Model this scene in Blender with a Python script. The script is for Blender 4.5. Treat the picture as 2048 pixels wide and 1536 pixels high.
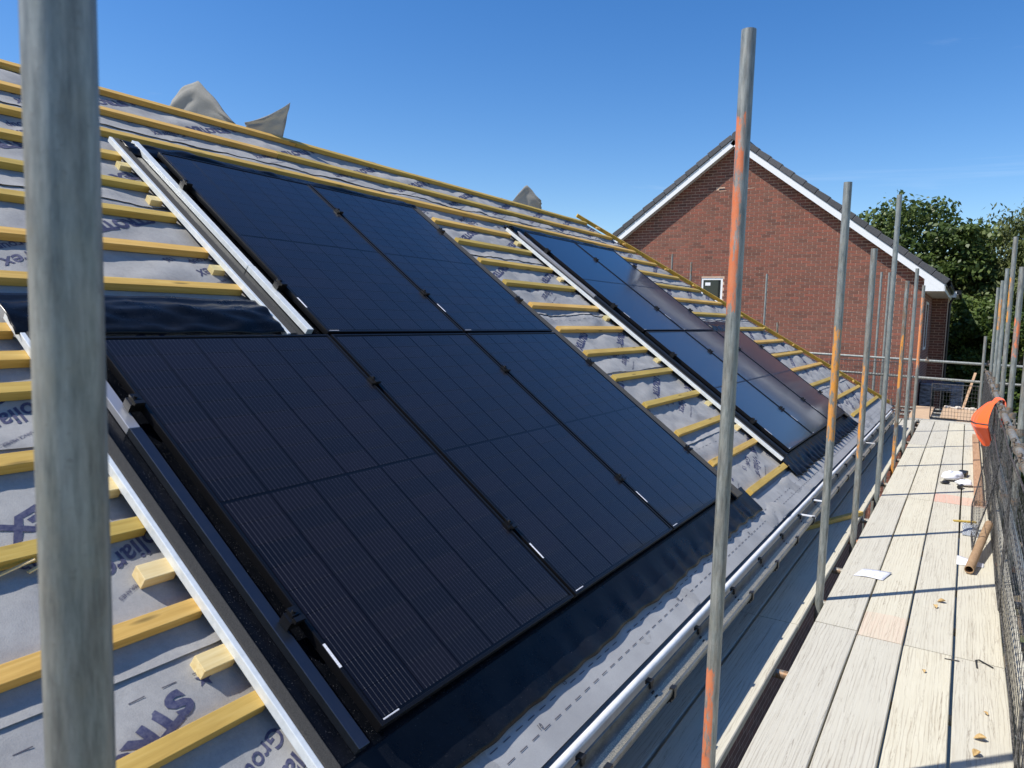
import bpy, bmesh, math, random
import numpy as np
from mathutils import Vector, Matrix, noise as mnoise
random.seed(7); rng = np.random.default_rng(7)
for o in list(bpy.data.objects): bpy.data.objects.remove(o)
scene = bpy.context.scene
C = scene.collection
R = math.radians

# ------------------------------------------------------------------ camera, sky, sun, exposure
def make_camera():
    yaw, pitch, roll = R(-32.024), R(-5.372), R(1.564)
    fwd = Vector((math.sin(yaw)*math.cos(pitch), math.cos(yaw)*math.cos(pitch), math.sin(pitch)))
    r = Vector((math.cos(yaw), -math.sin(yaw), 0)); up = r.cross(fwd)
    r2 = math.cos(roll)*r + math.sin(roll)*up; u2 = -math.sin(roll)*r + math.cos(roll)*up
    cam = bpy.data.cameras.new('camera'); o = bpy.data.objects.new('camera', cam); C.objects.link(o)
    o.matrix_world = Matrix(((r2.x, u2.x, -fwd.x, 1.2689), (r2.y, u2.y, -fwd.y, -1.4132), (r2.z, u2.z, -fwd.z, 1.1176), (0, 0, 0, 1)))
    cam.sensor_width = 36; cam.lens = 1450.66/2048*36; cam.clip_start = .02; cam.clip_end = 3000
    cam.dof.use_dof = True; cam.dof.focus_distance = 7; cam.dof.aperture_fstop = 9
    scene.camera = o
make_camera()
SUN = Vector((-.40, -.42, .815)).normalized()
def make_light():
    w = bpy.data.worlds.new('World'); scene.world = w; w.use_nodes = True
    nt = w.node_tree; N = nt.nodes; L = nt.links; N.clear()
    out = N.new('ShaderNodeOutputWorld'); bg = N.new('ShaderNodeBackground'); bg.inputs[1].default_value = .112
    sky = N.new('ShaderNodeTexSky'); sky.sky_type = 'NISHITA'; sky.sun_disc = False
    sky.sun_elevation = math.asin(SUN.z); sky.sun_rotation = math.atan2(SUN.x, SUN.y) % (2*math.pi)
    sky.air_density = 1.0; sky.dust_density = .4; sky.ozone_density = 2.2; sky.altitude = 100
    # thin cirrus streaks all over the sky
    tc = N.new('ShaderNodeTexCoord'); mp = N.new('ShaderNodeMapping'); mp.inputs['Location'].default_value = (5.1, 3.2, 1.4); mp.inputs['Rotation'].default_value = (0, R(4), R(25)); mp.inputs['Scale'].default_value = (1.2, 2.2, 13)
    n1 = N.new('ShaderNodeTexNoise'); n1.inputs['Scale'].default_value = 1.3; n1.inputs['Detail'].default_value = 7; n1.inputs['Roughness'].default_value = .6; n1.inputs['Distortion'].default_value = .5
    cr = N.new('ShaderNodeValToRGB'); cr.color_ramp.elements[0].position = .615; cr.color_ramp.elements[1].position = 1.0
    cr.color_ramp.elements[0].color = (0, 0, 0, 1); cr.color_ramp.elements[1].color = (.42, .42, .42, 1)
    mx = N.new('ShaderNodeMix'); mx.data_type = 'RGBA'; mx.inputs[7].default_value = (7.6, 8.2, 9.0, 1)
    hs = N.new('ShaderNodeHueSaturation'); hs.inputs['Hue'].default_value = .508; hs.inputs['Value'].default_value = 1.12; hs.inputs['Saturation'].default_value = 1.36
    L.new(tc.outputs['Generated'], mp.inputs[0]); L.new(mp.outputs[0], n1.inputs['Vector']); sz = N.new('ShaderNodeSeparateXYZ'); L.new(tc.outputs['Generated'], sz.inputs[0]); m1 = N.new('ShaderNodeMapRange'); L.new(sz.outputs[2], m1.inputs[0]); m1.inputs[1].default_value = .05; m1.inputs[2].default_value = .26; m1.inputs[3].default_value = .10; m1.inputs[4].default_value = 0
    ad = N.new('ShaderNodeMath'); ad.operation = 'ADD'; L.new(n1.outputs[0], ad.inputs[0]); L.new(m1.outputs[0], ad.inputs[1]); L.new(ad.outputs[0], cr.inputs[0])
    L.new(sky.outputs[0], hs.inputs['Color']); L.new(cr.outputs[0], mx.inputs[0]); L.new(hs.outputs[0], mx.inputs[6]); L.new(mx.outputs[2], bg.inputs[0]); L.new(bg.outputs[0], out.inputs[0])
    s = bpy.data.lights.new('sun', 'SUN'); s.energy = 5.0; s.angle = R(.53); s.color = (1, .95, .87)
    so = bpy.data.objects.new('sun', s); C.objects.link(so); so.rotation_euler = SUN.to_track_quat('Z', 'Y').to_euler(); so.location = (0, 0, 30)
    v = scene.view_settings; v.view_transform = 'Standard'; v.look = 'None'; v.exposure = 0.36; v.gamma = 1; v.use_curve_mapping = False
make_light()

# ------------------------------------------------------------------ materials
class NB:
    """small helper round a Principled material"""
    def __init__(s, name, col=(.5, .5, .5), rough=.6, metal=0, coat=0, coat_rough=.05, spec=.5):
        s.m = bpy.data.materials.new(name); s.m.use_nodes = True; s.t = s.m.node_tree; s.N = s.t.nodes; s.L = s.t.links
        s.b = s.N['Principled BSDF']; s.b.inputs['Base Color'].default_value = (*col, 1); s.b.inputs['Roughness'].default_value = rough
        s.b.inputs['Metallic'].default_value = metal; s.b.inputs['Coat Weight'].default_value = coat; s.b.inputs['Coat Roughness'].default_value = coat_rough
        s.b.inputs['Specular IOR Level'].default_value = spec
    def new(s, t, **k):
        n = s.N.new('ShaderNode'+t)
        for a, v in k.items(): setattr(n, a, v)
        return n
    def obj(s, scale=(1, 1, 1), rand=0, world=False):
        tc = s.new('TexCoord'); src = s.new('NewGeometry').outputs['Position'] if world else tc.outputs['Object']
        if rand:
            oi = s.new('ObjectInfo'); a = s.new('VectorMath', operation='MULTIPLY'); cv = s.new('CombineXYZ')
            for i in range(3): s.L.new(oi.outputs['Random'], cv.inputs[i])
            s.L.new(cv.outputs[0], a.inputs[0]); a.inputs[1].default_value = (rand, rand*1.7, rand*.6)
            b = s.new('VectorMath', operation='ADD'); s.L.new(src, b.inputs[0]); s.L.new(a.outputs[0], b.inputs[1]); src = b.outputs[0]
        mp = s.new('Mapping'); mp.inputs['Scale'].default_value = scale; s.L.new(src, mp.inputs[0]); return mp.outputs[0]
    def noise(s, vec, scale, detail=4, rough=.55, dist=0):
        n = s.new('TexNoise'); n.inputs['Scale'].default_value = scale; n.inputs['Detail'].default_value = detail; n.inputs['Roughness'].default_value = rough; n.inputs['Distortion'].default_value = dist
        s.L.new(vec, n.inputs['Vector']); return n.outputs[0]
    def ramp(s, fac, stops, interp='LINEAR'):
        r = s.new('ValToRGB'); e = r.color_ramp.elements; r.color_ramp.interpolation = interp
        while len(e) < len(stops): e.new(.5)
        for i, (p, c) in enumerate(stops):
            e[i].position = p; e[i].color = (*c, 1) if len(c) == 3 else c
        s.L.new(fac, r.inputs[0]); return r.outputs[0]
    def mix(s, fac, a, b, mode='MIX'):
        m = s.new('Mix', data_type='RGBA', blend_type=mode)
        for i, x in ((0, fac), (6, a), (7, b)):
            if hasattr(x, 'is_linked'): s.L.new(x, m.inputs[i])
            elif i == 0: m.inputs[0].default_value = x
            else: m.inputs[i].default_value = (*x, 1)
        return m.outputs[2]
    def math(s, op, a, b=0, c=0):
        m = s.new('Math', operation=op)
        for i, x in enumerate((a, b, c)):
            if hasattr(x, 'is_linked'): s.L.new(x, m.inputs[i])
            else: m.inputs[i].default_value = x
        return m.outputs[0]
    def attr(s, name): return s.new('Attribute', attribute_type='OBJECT', attribute_name=name)
    def col(s, x): s.L.new(x, s.b.inputs['Base Color'])
    def rough(s, x): s.L.new(x, s.b.inputs['Roughness'])
    def bump(s, h, strength=.3, dist=.002):
        b = s.new('Bump'); b.inputs['Strength'].default_value = strength; b.inputs['Distance'].default_value = dist
        s.L.new(h, b.inputs['Height']); s.L.new(b.outputs[0], s.b.inputs['Normal'])
        return b
BW = [(0, (0, 0, 0)), (1, (1, 1, 1))]
M = {}
def mats():
    # breather membrane: grey felt with fibres, dust smears and sawdust
    a = NB('membrane_felt', rough=.75); v = a.obj()
    f = a.noise(v, 260, 3, .7); g = a.noise(v, 7, 6, .62); fine = a.noise(v, 55, 5, .7)
    c = a.ramp(g, [(.25, (.222, .222, .222)), (.5, (.292, .289, .283)), (.75, (.365, .36, .348))])
    c = a.mix(a.ramp(fine, [(.35, (0, 0, 0)), (.75, (.35, .35, .35))]), c, (.42, .42, .41)); 
    c = a.mix(a.ramp(f, [(.55, (0, 0, 0)), (.8, (.5, .5, .5))]), c, (.15, .155, .17))
    a.col(c); a.bump(a.math('ADD', a.math('MULTIPLY', fine, .6), f), .35, .003); M['membrane'] = a.m
    a = NB('membrane_underside', rough=.85); v = a.obj(); f = a.noise(v, 120, 4, .7); a.col(a.ramp(f, [(.3, (.33, .325, .30)), (.7, (.5, .49, .455))])); a.bump(f, .3, .003); tr = a.new('BsdfTranslucent'); tr.inputs[0].default_value = (.5, .49, .45, 1); ms = a.new('MixShader'); ms.inputs[0].default_value = .5; a.L.new(a.b.outputs[0], ms.inputs[1]); a.L.new(tr.outputs[0], ms.inputs[2]); a.L.new(ms.outputs[0], a.N['Material Output'].inputs[0]); M['membrane_back'] = a.m
    a = NB('eaves_strip_felt', rough=.7); v = a.obj(); f = a.noise(v, 300, 2, .7); g = a.noise(v, 5, 5)
    a.col(a.mix(a.ramp(f, [(.4, (0, 0, 0)), (.8, (.5, .5, .5))]), a.ramp(g, [(.3, (.30, .30, .30)), (.7, (.40, .40, .395))]), (.24, .24, .24))); M['eaves'] = a.m
    a = NB('print_ink', (.045, .05, .13), .7); v = a.obj(); a.col(a.ramp(a.noise(v, 90, 4, .7), [(.35, (.022, .027, .085)), (.72, (.09, .095, .15))])); M['ink'] = a.m
    a = NB('print_line', (.06, .06, .08), .7); M['inkline'] = a.m
    # treated battens
    def wood(name, c0, c1, c2, grain=(3, 60, 60), r=.65):
        a = NB(name, rough=r); v = a.obj(grain, rand=13); n = a.noise(v, 1, 8, .6, .6); v2 = a.obj((1, 1, 1), rand=5); big = a.noise(v2, 2.2, 4)
        oi = a.new('ObjectInfo').outputs['Random']
        c = a.ramp(n, [(.25, c0), (.5, c1), (.75, c2)])
        c = a.mix(a.ramp(big, [(.4, (0, 0, 0)), (.75, (.45, .45, .45))]), c, [x*.6 for x in c1])
        hs = a.new('HueSaturation'); a.L.new(c, hs.inputs['Color']); a.L.new(a.math('MULTIPLY_ADD', oi, .4, .82), hs.inputs['Value']); a.L.new(a.math('MULTIPLY_ADD', oi, -.022, .511), hs.inputs['Hue'])
        vor = a.new('TexVoronoi'); vor.inputs['Scale'].default_value = 1; a.L.new(a.obj((grain[0]*.8, 14, 14) if grain[0] < grain[1] else (14, grain[1]*.8, 14), rand=3), vor.inputs['Vector'])
        kn = a.ramp(vor.outputs['Distance'], [(.06, (1, 1, 1)), (.13, (0, 0, 0))])
        a.col(a.mix(a.math('MULTIPLY', kn, .75), hs.outputs[0], [x*.3 for x in c1])); a.bump(n, .35, .002); return a.m
    M['batten'] = wood('treated_batten', (.42, .26, .05), (.55, .36, .08), (.64, .45, .13), (60, 3, 60))
    M['batten_pale'] = wood('pale_batten', (.60, .44, .17), (.70, .55, .26), (.78, .66, .36), (60, 4, 60))
    M['hip_batten'] = wood('hip_batten', (.34, .21, .02), (.45, .29, .035), (.54, .37, .07), (30, 8, 30))
    M['plank'] = wood('brown_plank', (.26, .15, .08), (.36, .22, .12), (.44, .29, .17), (40, 5, 40))
    # scaffold boards: bleached, grained, split, with painted ends
    def board(name, k, tint):
        a = NB(name, rough=.8); v = a.obj((9, .55, 9), rand=11); n = a.noise(v, 4, 9, .68, 1.6); v2 = a.obj((1, 1, 1), rand=7)
        big = a.noise(v2, 3, 5, .6); wv = a.new('TexWave', wave_type='BANDS', bands_direction='X'); a.L.new(a.obj((1.0, .10, 1.0), rand=2.3), wv.inputs['Vector'])
        wv.inputs['Scale'].default_value = 17; wv.inputs['Distortion'].default_value = 5.5; wv.inputs['Detail'].default_value = 5; wv.inputs['Detail Scale'].default_value = 1.8
        c = a.ramp(n, [(.20, (.56*k, .50*k, .385*k)), (.40, (.64*k, .60*k, .475*k)), (.7, (.695*k, .66*k, .535*k))])
        c = a.mix(a.math('MULTIPLY', a.ramp(wv.outputs[0], [(.0, (1, 1, 1)), (.16, (0, 0, 0))]), a.ramp(big, [(.40, (.06, .06, .06)), (.60, (.65, .65, .65))])), c, (.40*k, .34*k, .26*k))
        sp = a.noise(a.obj((26, .42, 26), rand=23), 1, 6, .6, .8)
        c = a.mix(a.ramp(sp, [(.492, (0, 0, 0)), (.5, (.75, .75, .75)), (.508, (0, 0, 0))]), c, (.22*k, .17*k, .12*k))
        c = a.mix(a.ramp(a.noise(v2, 17, 5, .7), [(.62, (0, 0, 0)), (.74, (.4, .4, .4))]), c, (.44*k, .39*k, .31*k))
        oi = a.new('ObjectInfo').outputs['Random']; hs = a.new('HueSaturation'); a.L.new(c, hs.inputs['Color']); a.L.new(a.math('MULTIPLY_ADD', oi, .16, .90), hs.inputs['Value']); a.L.new(a.math('MULTIPLY_ADD', oi, .35, .75), hs.inputs['Saturation'])
        # worn paint on the board ends (amount is a property of the board)
        sx = a.new('SeparateXYZ'); a.L.new(a.new('TexCoord').outputs['Object'], sx.inputs[0])
        le = a.attr('half_length').outputs['Fac']; am = a.attr('end_paint').outputs['Fac']
        e = a.math('SUBTRACT', a.math('ADD', sx.outputs[1], a.math('MULTIPLY', big, .2)), a.math('ADD', a.math('MULTIPLY', le, -1), 0)) 
        e = a.math('LESS_THAN', e, .5); e = a.math('MULTIPLY', a.math('MULTIPLY', e, am), a.ramp(n, [(.3, (.2, .2, .2)), (.6, (1, 1, 1))]))
        a.col(a.mix(e, hs.outputs[0], tint)); a.bump(a.math('ADD', n, a.math('MULTIPLY', sp, 1.2)), .5, .004); return a.m
    M['board'] = board('scaffold_board_wood', .77, (.62, .33, .24))
    # galvanised tube with bands of old paint set by properties on the tube
    a = NB('galvanised_tube', rough=.5, metal=.35); v = a.obj((1, 1, .12), rand=9); v2 = a.obj((1, 1, 1), rand=9)
    n = a.noise(v, 75, 7, .75); g = a.noise(v2, 22, 5, .65); sp = a.noise(v2, 180, 3, .7)
    c = a.ramp(n, [(.32, (.11, .122, .118)), (.48, (.235, .255, .24)), (.66, (.39, .405, .375))]); c = a.mix(a.ramp(g, [(.5, (0, 0, 0)), (.75, (.7, .7, .7))]), c, (.30, .30, .25))
    c = a.mix(a.ramp(sp, [(.6, (0, 0, 0)), (.72, (.6, .6, .6))]), c, (.17, .17, .155))
    rn = a.noise(a.obj((1, 1, .2), rand=4), 40, 6, .7); rust = a.attr('rust').outputs['Fac']
    c = a.mix(a.math('MULTIPLY', a.ramp(rn, [(.42, (0, 0, 0)), (.58, (1, 1, 1))]), rust), c, (.22, .115, .045))
    pos = a.new('NewGeometry'); sx = a.new('SeparateXYZ'); a.L.new(pos.outputs['Position'], sx.inputs[0]); z = a.math('ADD', sx.outputs[2], a.math('MULTIPLY_ADD', rn, .16, -.08))
    band = None
    for k in ('', '2'):
        lo = a.attr('paint_lo'+k).outputs['Fac']; hi = a.attr('paint_hi'+k).outputs['Fac']
        b = a.math('MULTIPLY', a.math('GREATER_THAN', z, lo), a.math('LESS_THAN', z, hi)); band = b if band is None else a.math('MAXIMUM', band, b)
    dp = a.new('VectorMath', operation='DOT_PRODUCT'); a.L.new(pos.outputs['Normal'], dp.inputs[0]); dp.inputs[1].default_value = (-.95, -.31, 0)
    side = a.math('GREATER_THAN', a.math('ADD', dp.outputs['Value'], a.math('MULTIPLY', g, .3)), a.attr('paint_side').outputs['Fac'])
    wear = a.ramp(a.noise(a.obj((1, 1, .25), rand=6), 34, 7, .72), [(.45, (.06, .06, .06)), (.52, (.95, .95, .95))])
    pm = a.math('MULTIPLY', a.math('MULTIPLY', band, side), wear); pc = a.attr('paint_color').outputs['Color']
    a.col(a.mix(pm, c, a.mix(a.ramp(g, [(.3, (0, 0, 0)), (.8, (.4, .4, .4))]), pc, (.5, .3, .18))))
    a.L.new(a.math('MULTIPLY_ADD', pm, -.35, .35), a.b.inputs['Metallic']); a.rough(a.math('MULTIPLY_ADD', n, .3, .32)); a.bump(a.math('ADD', g, sp), .15, .001); M['tube'] = a.m
    a = NB('rusty_coupler', rough=.65, metal=.4); v = a.obj((1, 1, 1), rand=9); n = a.noise(v, 45, 6, .7); a.col(a.ramp(n, [(.3, (.07, .06, .05)), (.5, (.22, .20, .17)), (.62, (.27, .15, .08)), (.8, (.42, .41, .38))])); a.bump(n, .4, .002); M['coupler'] = a.m
    # solar panel
    a = NB('solar_cell', rough=.35, coat=1, coat_rough=.07, spec=.2); a.b.inputs['Coat IOR'].default_value = 1.19; tc = a.new('TexCoord'); sx = a.new('SeparateXYZ'); a.L.new(tc.outputs['Object'], sx.inputs[0])
    fr = a.math('FRACT', a.math('MULTIPLY_ADD', sx.outputs[0], 1/.0172, .0)); wire = a.math('LESS_THAN', a.math('ABSOLUTE', a.math('SUBTRACT', fr, .5)), a.math('MULTIPLY_ADD', a.math('GREATER_THAN', a.math('ABSOLUTE', sx.outputs[1]), .0405), .03, .026))
    fg = a.math('FRACT', a.math('MULTIPLY', sx.outputs[1], 1/.0062)); fin = a.math('LESS_THAN', fg, .14)
    oi = a.new('ObjectInfo').outputs['Random']; base = a.ramp(oi, [(0, (.0032, .0032, .0058)), (.5, (.0045, .0042, .007)), (1, (.0068, .0055, .0085))])
    c = a.mix(a.math('MULTIPLY', fin, .5), base, (.010, .010, .018)); c = a.mix(a.math('MULTIPLY', wire, .8), c, (.135, .132, .135)); a.col(c)
    dust = a.noise(a.obj(world=True), 9, 6, .7); a.L.new(a.math('MULTIPLY_ADD', dust, .12, .03), a.b.inputs['Coat Roughness']); M['cell'] = a.m
    a = NB('panel_backsheet', (.0015, .0015, .0025), .4, coat=1, coat_rough=.07, spec=.2); a.b.inputs['Coat IOR'].default_value = 1.2; M['backsheet'] = a.m
    a = NB('panel_glass_far', rough=.3, coat=1, coat_rough=.05, spec=.2); a.b.inputs['Coat IOR'].default_value = 1.23; tc = a.new('TexCoord'); sx = a.new('SeparateXYZ'); a.L.new(tc.outputs['Object'], sx.inputs[0])
    gx = a.math('LESS_THAN', a.math('FRACT', a.math('MULTIPLY', sx.outputs[0], 1/.182)), .03); a.col(a.mix(gx, (.009, .009, .018), (.004, .004, .006))); dust = a.noise(a.obj(), 4, 6, .7); a.L.new(a.math('MULTIPLY_ADD', dust, .12, .02), a.b.inputs['Coat Roughness']); M['farglass'] = a.m
    a = NB('black_anodised', (.006, .006, .007), .34, metal=.2, spec=.35); M['frame'] = a.m
    a = NB('clamp_black', (.004, .004, .0045), .4); M['clamp'] = a.m
    a = NB('sticker_white', (.75, .75, .77), .5); v = a.obj(); br = a.math('LESS_THAN', a.noise(a.obj((.001, 400, .001)), 1, 1), .47); a.col(a.mix(a.math('MULTIPLY', br, .4), (.78, .78, .8), (.15, .15, .17))); M['sticker'] = a.m
    a = NB('tray_plastic', (.010, .012, .018), .3, spec=.12); v = a.obj(); d = a.noise(v, 420, 2, .6); g = a.noise(v, 6, 6, .7)
    a.col(a.mix(a.ramp(d, [(.70, (0, 0, 0)), (.735, (1, 1, 1))]), a.ramp(g, [(.4, (.0022, .003, .005)), (.75, (.007, .008, .011))]), (.3, .3, .32))); a.rough(a.ramp(g, [(.3, (.14, .14, .14)), (.7, (.3, .3, .3))])); M['tray'] = a.m
    a = NB('rubber_flashing', (.013, .015, .02), .3, spec=.2); v = a.obj(); g = a.noise(v, 5, 6, .7); d = a.noise(v, 330, 2, .6)
    a.col(a.mix(a.ramp(d, [(.72, (0, 0, 0)), (.75, (.8, .8, .8))]), a.ramp(g, [(.4, (.0035, .0045, .007)), (.8, (.012, .0135, .018))]), (.25, .25, .26))); a.rough(a.ramp(g, [(.3, (.2, .2, .2)), (.7, (.42, .42, .42))])); a.bump(a.noise(v, 28, 3), .15, .004); M['rubber'] = a.m
    a = NB('foam_strip', (.045, .042, .038), .95); v = a.obj(); f = a.noise(v, 350, 3, .8); a.col(a.ramp(f, [(.3, (.02, .019, .017)), (.7, (.085, .08, .072))])); a.bump(f, .6, .002); M['foam'] = a.m
    a = NB('white_trim', (.74, .77, .77), .38, metal=.15); v = a.obj(); a.col(a.ramp(a.noise(v, 30, 5, .7), [(.3, (.60, .64, .64)), (.65, (.76, .79, .79))])); M['trim'] = a.m
    a = NB('bright_aluminium', (.42, .43, .46), .4, metal=.6); M['alu2'] = a.m  # same side strip metal, with the brighter reflection higher up painted in
    a = NB('aluminium_strip', (.075, .09, .115), .33, metal=.9); v = a.obj(); n = a.noise(v, 40, 5, .7); a.rough(a.math('MULTIPLY_ADD', n, .25, .22)); M['alu'] = a.m  # side strip metal with the dark sky reflection painted into its colour
    # gutter and eaves
    a = NB('gutter_grey', rough=.36, metal=.65); v = a.obj((1, .3, 1)); n = a.noise(v, 30, 7, .7); s2 = a.noise(a.obj(), 240, 3, .7)
    c = a.ramp(n, [(.3, (.10, .112, .108)), (.65, (.235, .25, .24))]); c = a.mix(a.ramp(s2, [(.55, (0, 0, 0)), (.72, (.35, .35, .35))]), c, (.5, .48, .42))
    nd = a.new('NewGeometry'); sn = a.new('SeparateXYZ'); a.L.new(a.new('TexCoord').outputs['Object'], sn.inputs[0])
    low = a.math('LESS_THAN', a.math('ADD', sn.outputs[2], a.math('MULTIPLY', n, .012)), -.036)
    a.col(a.mix(a.math('MULTIPLY', low, a.ramp(s2, [(.38, (.1, .1, .1)), (.6, (.95, .95, .95))])), c, (.62, .55, .40))); a.bump(s2, .3, .002); M['gutter'] = a.m
    a = NB('white_upvc', (.72, .73, .74), .35); v = a.obj(); a.col(a.ramp(a.noise(v, 12, 6, .7), [(.3, (.58, .59, .60)), (.6, (.74, .75, .76))])); M['upvc'] = a.m
    a = NB('black_plastic', (.012, .012, .013), .4); M['black'] = a.m
    # bricks
    def brick(name, fac):
        a = NB(name, rough=.88); f = fac(a); v = a.obj(world=True); n = a.noise(v, 70, 5, .7); pa = a.noise(v, .55, 3)
        c = a.ramp(f, [(0, (.115, .045, .030)), (.22, (.175, .066, .042)), (.45, (.225, .074, .045)), (.62, (.165, .072, .048)), (.82, (.27, .080, .048)), (1, (.195, .064, .040))])
        c = a.mix(a.math('MULTIPLY', n, .35), c, (.17, .085, .066)); c = a.mix(a.ramp(pa, [(.45, (0, 0, 0)), (.7, (.18, .18, .18))]), c, (.34, .17, .12)); a.col(c); a.bump(n, .4, .004); return a.m
    M['brick'] = brick('red_brick', lambda a: a.new('ObjectInfo').outputs['Random'])
    M['brick_far'] = brick('red_brick_far', lambda a: a.new('Attribute', attribute_name='tint').outputs['Fac'])
    a = NB('mortar', (.6, .42, .34), .95); v = a.obj(world=True); n = a.noise(v, 14, 6, .7); a.col(a.ramp(n, [(.3, (.50, .33, .23)), (.7, (.62, .43, .32))])); M['mortar'] = a.m
    a = NB('brickwork_hidden', rough=.9); bt = a.new('TexBrick'); mp = a.obj(world=True); r3 = a.new('VectorRotate', rotation_type='X_AXIS'); 
    sx = a.new('SeparateXYZ'); a.L.new(mp, sx.inputs[0]); cb = a.new('CombineXYZ'); a.L.new(a.math('ADD', sx.outputs[0], sx.outputs[1]), cb.inputs[0]); a.L.new(sx.outputs[2], cb.inputs[1]); a.L.new(cb.outputs[0], bt.inputs['Vector'])
    bt.inputs['Scale'].default_value = 1; bt.inputs['Brick Width'].default_value = .225; bt.inputs['Row Height'].default_value = .075; bt.inputs['Mortar Size'].default_value = .005
    bt.inputs['Color1'].default_value = (.22, .09, .068, 1); bt.inputs['Color2'].default_value = (.15, .07, .055, 1); bt.inputs['Mortar'].default_value = (.42, .28, .22, 1); a.col(bt.outputs[0]); M['brickwork'] = a.m
    a = NB('slate_tile', rough=.75); v = a.obj((1, 1, 1), rand=5); n = a.noise(v, 30, 6, .7); oi = a.new('ObjectInfo').outputs['Random']; hs = a.new('HueSaturation'); a.L.new(a.ramp(n, [(.3, (.048, .05, .056)), (.7, (.085, .087, .094))]), hs.inputs['Color']); a.L.new(a.math('MULTIPLY_ADD', oi, .45, .8), hs.inputs['Value']); a.col(hs.outputs[0]); M['tile'] = a.m
    a = NB('white_paint', (.76, .77, .77), .4); M['white'] = a.m
    a = NB('dark_glass', (.01, .012, .014), .06, spec=.6); M['glass'] = a.m
    # ground and bits
    a = NB('site_earth', rough=.95); v = a.obj(); n = a.noise(v, .6, 8, .65); f = a.noise(v, 9, 6, .7)
    a.col(a.mix(a.ramp(n, [(.45, (0, 0, 0)), (.6, (1, 1, 1))]), a.ramp(f, [(.3, (.12, .09, .06)), (.7, (.22, .17, .12))]), a.ramp(f, [(.3, (.04, .07, .02)), (.7, (.09, .13, .035))]))); a.bump(f, .5, .03); M['ground'] = a.m
    a = NB('bark', rough=.9); v = a.obj((1, 1, .3)); n = a.noise(v, 12, 6, .7); a.col(a.ramp(n, [(.3, (.04, .032, .024)), (.7, (.13, .11, .085))])); a.bump(n, .6, .02); M['bark'] = a.m
    def leaf(name, c0, c1, c2):
        a = NB(name, rough=.5, spec=.4); at = a.new('Attribute', attribute_name='tint').outputs['Fac']; c = a.ramp(at, [(0, c0), (.55, c1), (1, c2)]); a.col(c)
        tr = a.new('BsdfTranslucent'); a.L.new(c, tr.inputs[0]); ms = a.new('MixShader'); ms.inputs[0].default_value = .3; out = a.N['Material Output']
        a.L.new(a.b.outputs[0], ms.inputs[1]); a.L.new(tr.outputs[0], ms.inputs[2]); a.L.new(ms.outputs[0], out.inputs[0]); return a.m
    M['leaf_oak'] = leaf('oak_leaf', (.028, .055, .012), (.088, .13, .030), (.16, .205, .055))
    M['leaf_birch'] = leaf('birch_leaf', (.06, .085, .025), (.13, .155, .05), (.20, .22, .085))
    M['leaf_shrub'] = leaf('shrub_leaf', (.04, .07, .015), (.085, .13, .025), (.15, .19, .045))
    a = NB('orange_cloth', (.92, .105, .003), .75); v = a.obj(); f = a.noise(v, 500, 2); a.b.inputs['Sheen Weight'].default_value = .3; a.bump(f, .15, .001); M['orange'] = a.m
    a = NB('reflective_band', (.06, .05, .045), .5); M['band'] = a.m
    a = NB('black_mesh', (.016, .016, .018), .38); v = a.obj(); n = a.noise(v, 60, 5, .7); a.col(a.ramp(n, [(.42, (.014, .014, .016)), (.7, (.16, .155, .15))])); M['mesh'] = a.m
    a = NB('paper_white', (.78, .79, .82), .6); v = a.obj(); n = a.noise(a.obj((40, 160, 1)), 1, 2); a.col(a.mix(a.ramp(n, [(.52, (0, 0, 0)), (.60, (.5, .5, .5))]), (.66, .67, .71), (.2, .2, .28))); M['paper'] = a.m
    a = NB('plain_white_cloth', (.74, .75, .8), .65); M['cloth'] = a.m
    a = NB('cardboard', rough=.8); v = a.obj((1, 1, 1)); n = a.noise(v, 40, 5); a.col(a.ramp(n, [(.3, (.25, .155, .08)), (.7, (.36, .235, .13))])); M['card'] = a.m
    a = NB('clear_plastic', (.62, .66, .70), .18); a.b.inputs['Transmission Weight'].default_value = .55; a.b.inputs['IOR'].default_value = 1.2; v = a.obj(); n = a.noise(v, 60, 5, .7); a.bump(n, .8, .01); M['plastic'] = a.m
    a = NB('dry_leaf', rough=.7); v = a.obj(rand=3); n = a.noise(v, 60, 4); a.col(a.ramp(n, [(.3, (.28, .17, .06)), (.7, (.5, .35, .15))])); M['dryleaf'] = a.m
    a = NB('plywood', rough=.75); v = a.obj((2, 9, 9), rand=6); n = a.noise(v, 3, 7, .65, 1); a.col(a.ramp(n, [(.3, (.40, .27, .16)), (.7, (.56, .40, .26))])); M['ply'] = a.m
    a = NB('stretch_wrap', (.3, .34, .42), .25); v = a.obj((1, 1, 6)); n = a.noise(v, 5, 6, .7); a.col(a.ramp(n, [(.4, (.04, .042, .05)), (.7, (.34, .35, .4))])); a.bump(n, .6, .02); M['wrap'] = a.m
    a = NB('render_block', rough=.9); v = a.obj(rand=5); n = a.noise(v, 8, 5); a.col(a.ramp(n, [(.3, (.5, .44, .36)), (.7, (.66, .6, .52))])); M['rubble'] = a.m
mats()

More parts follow.
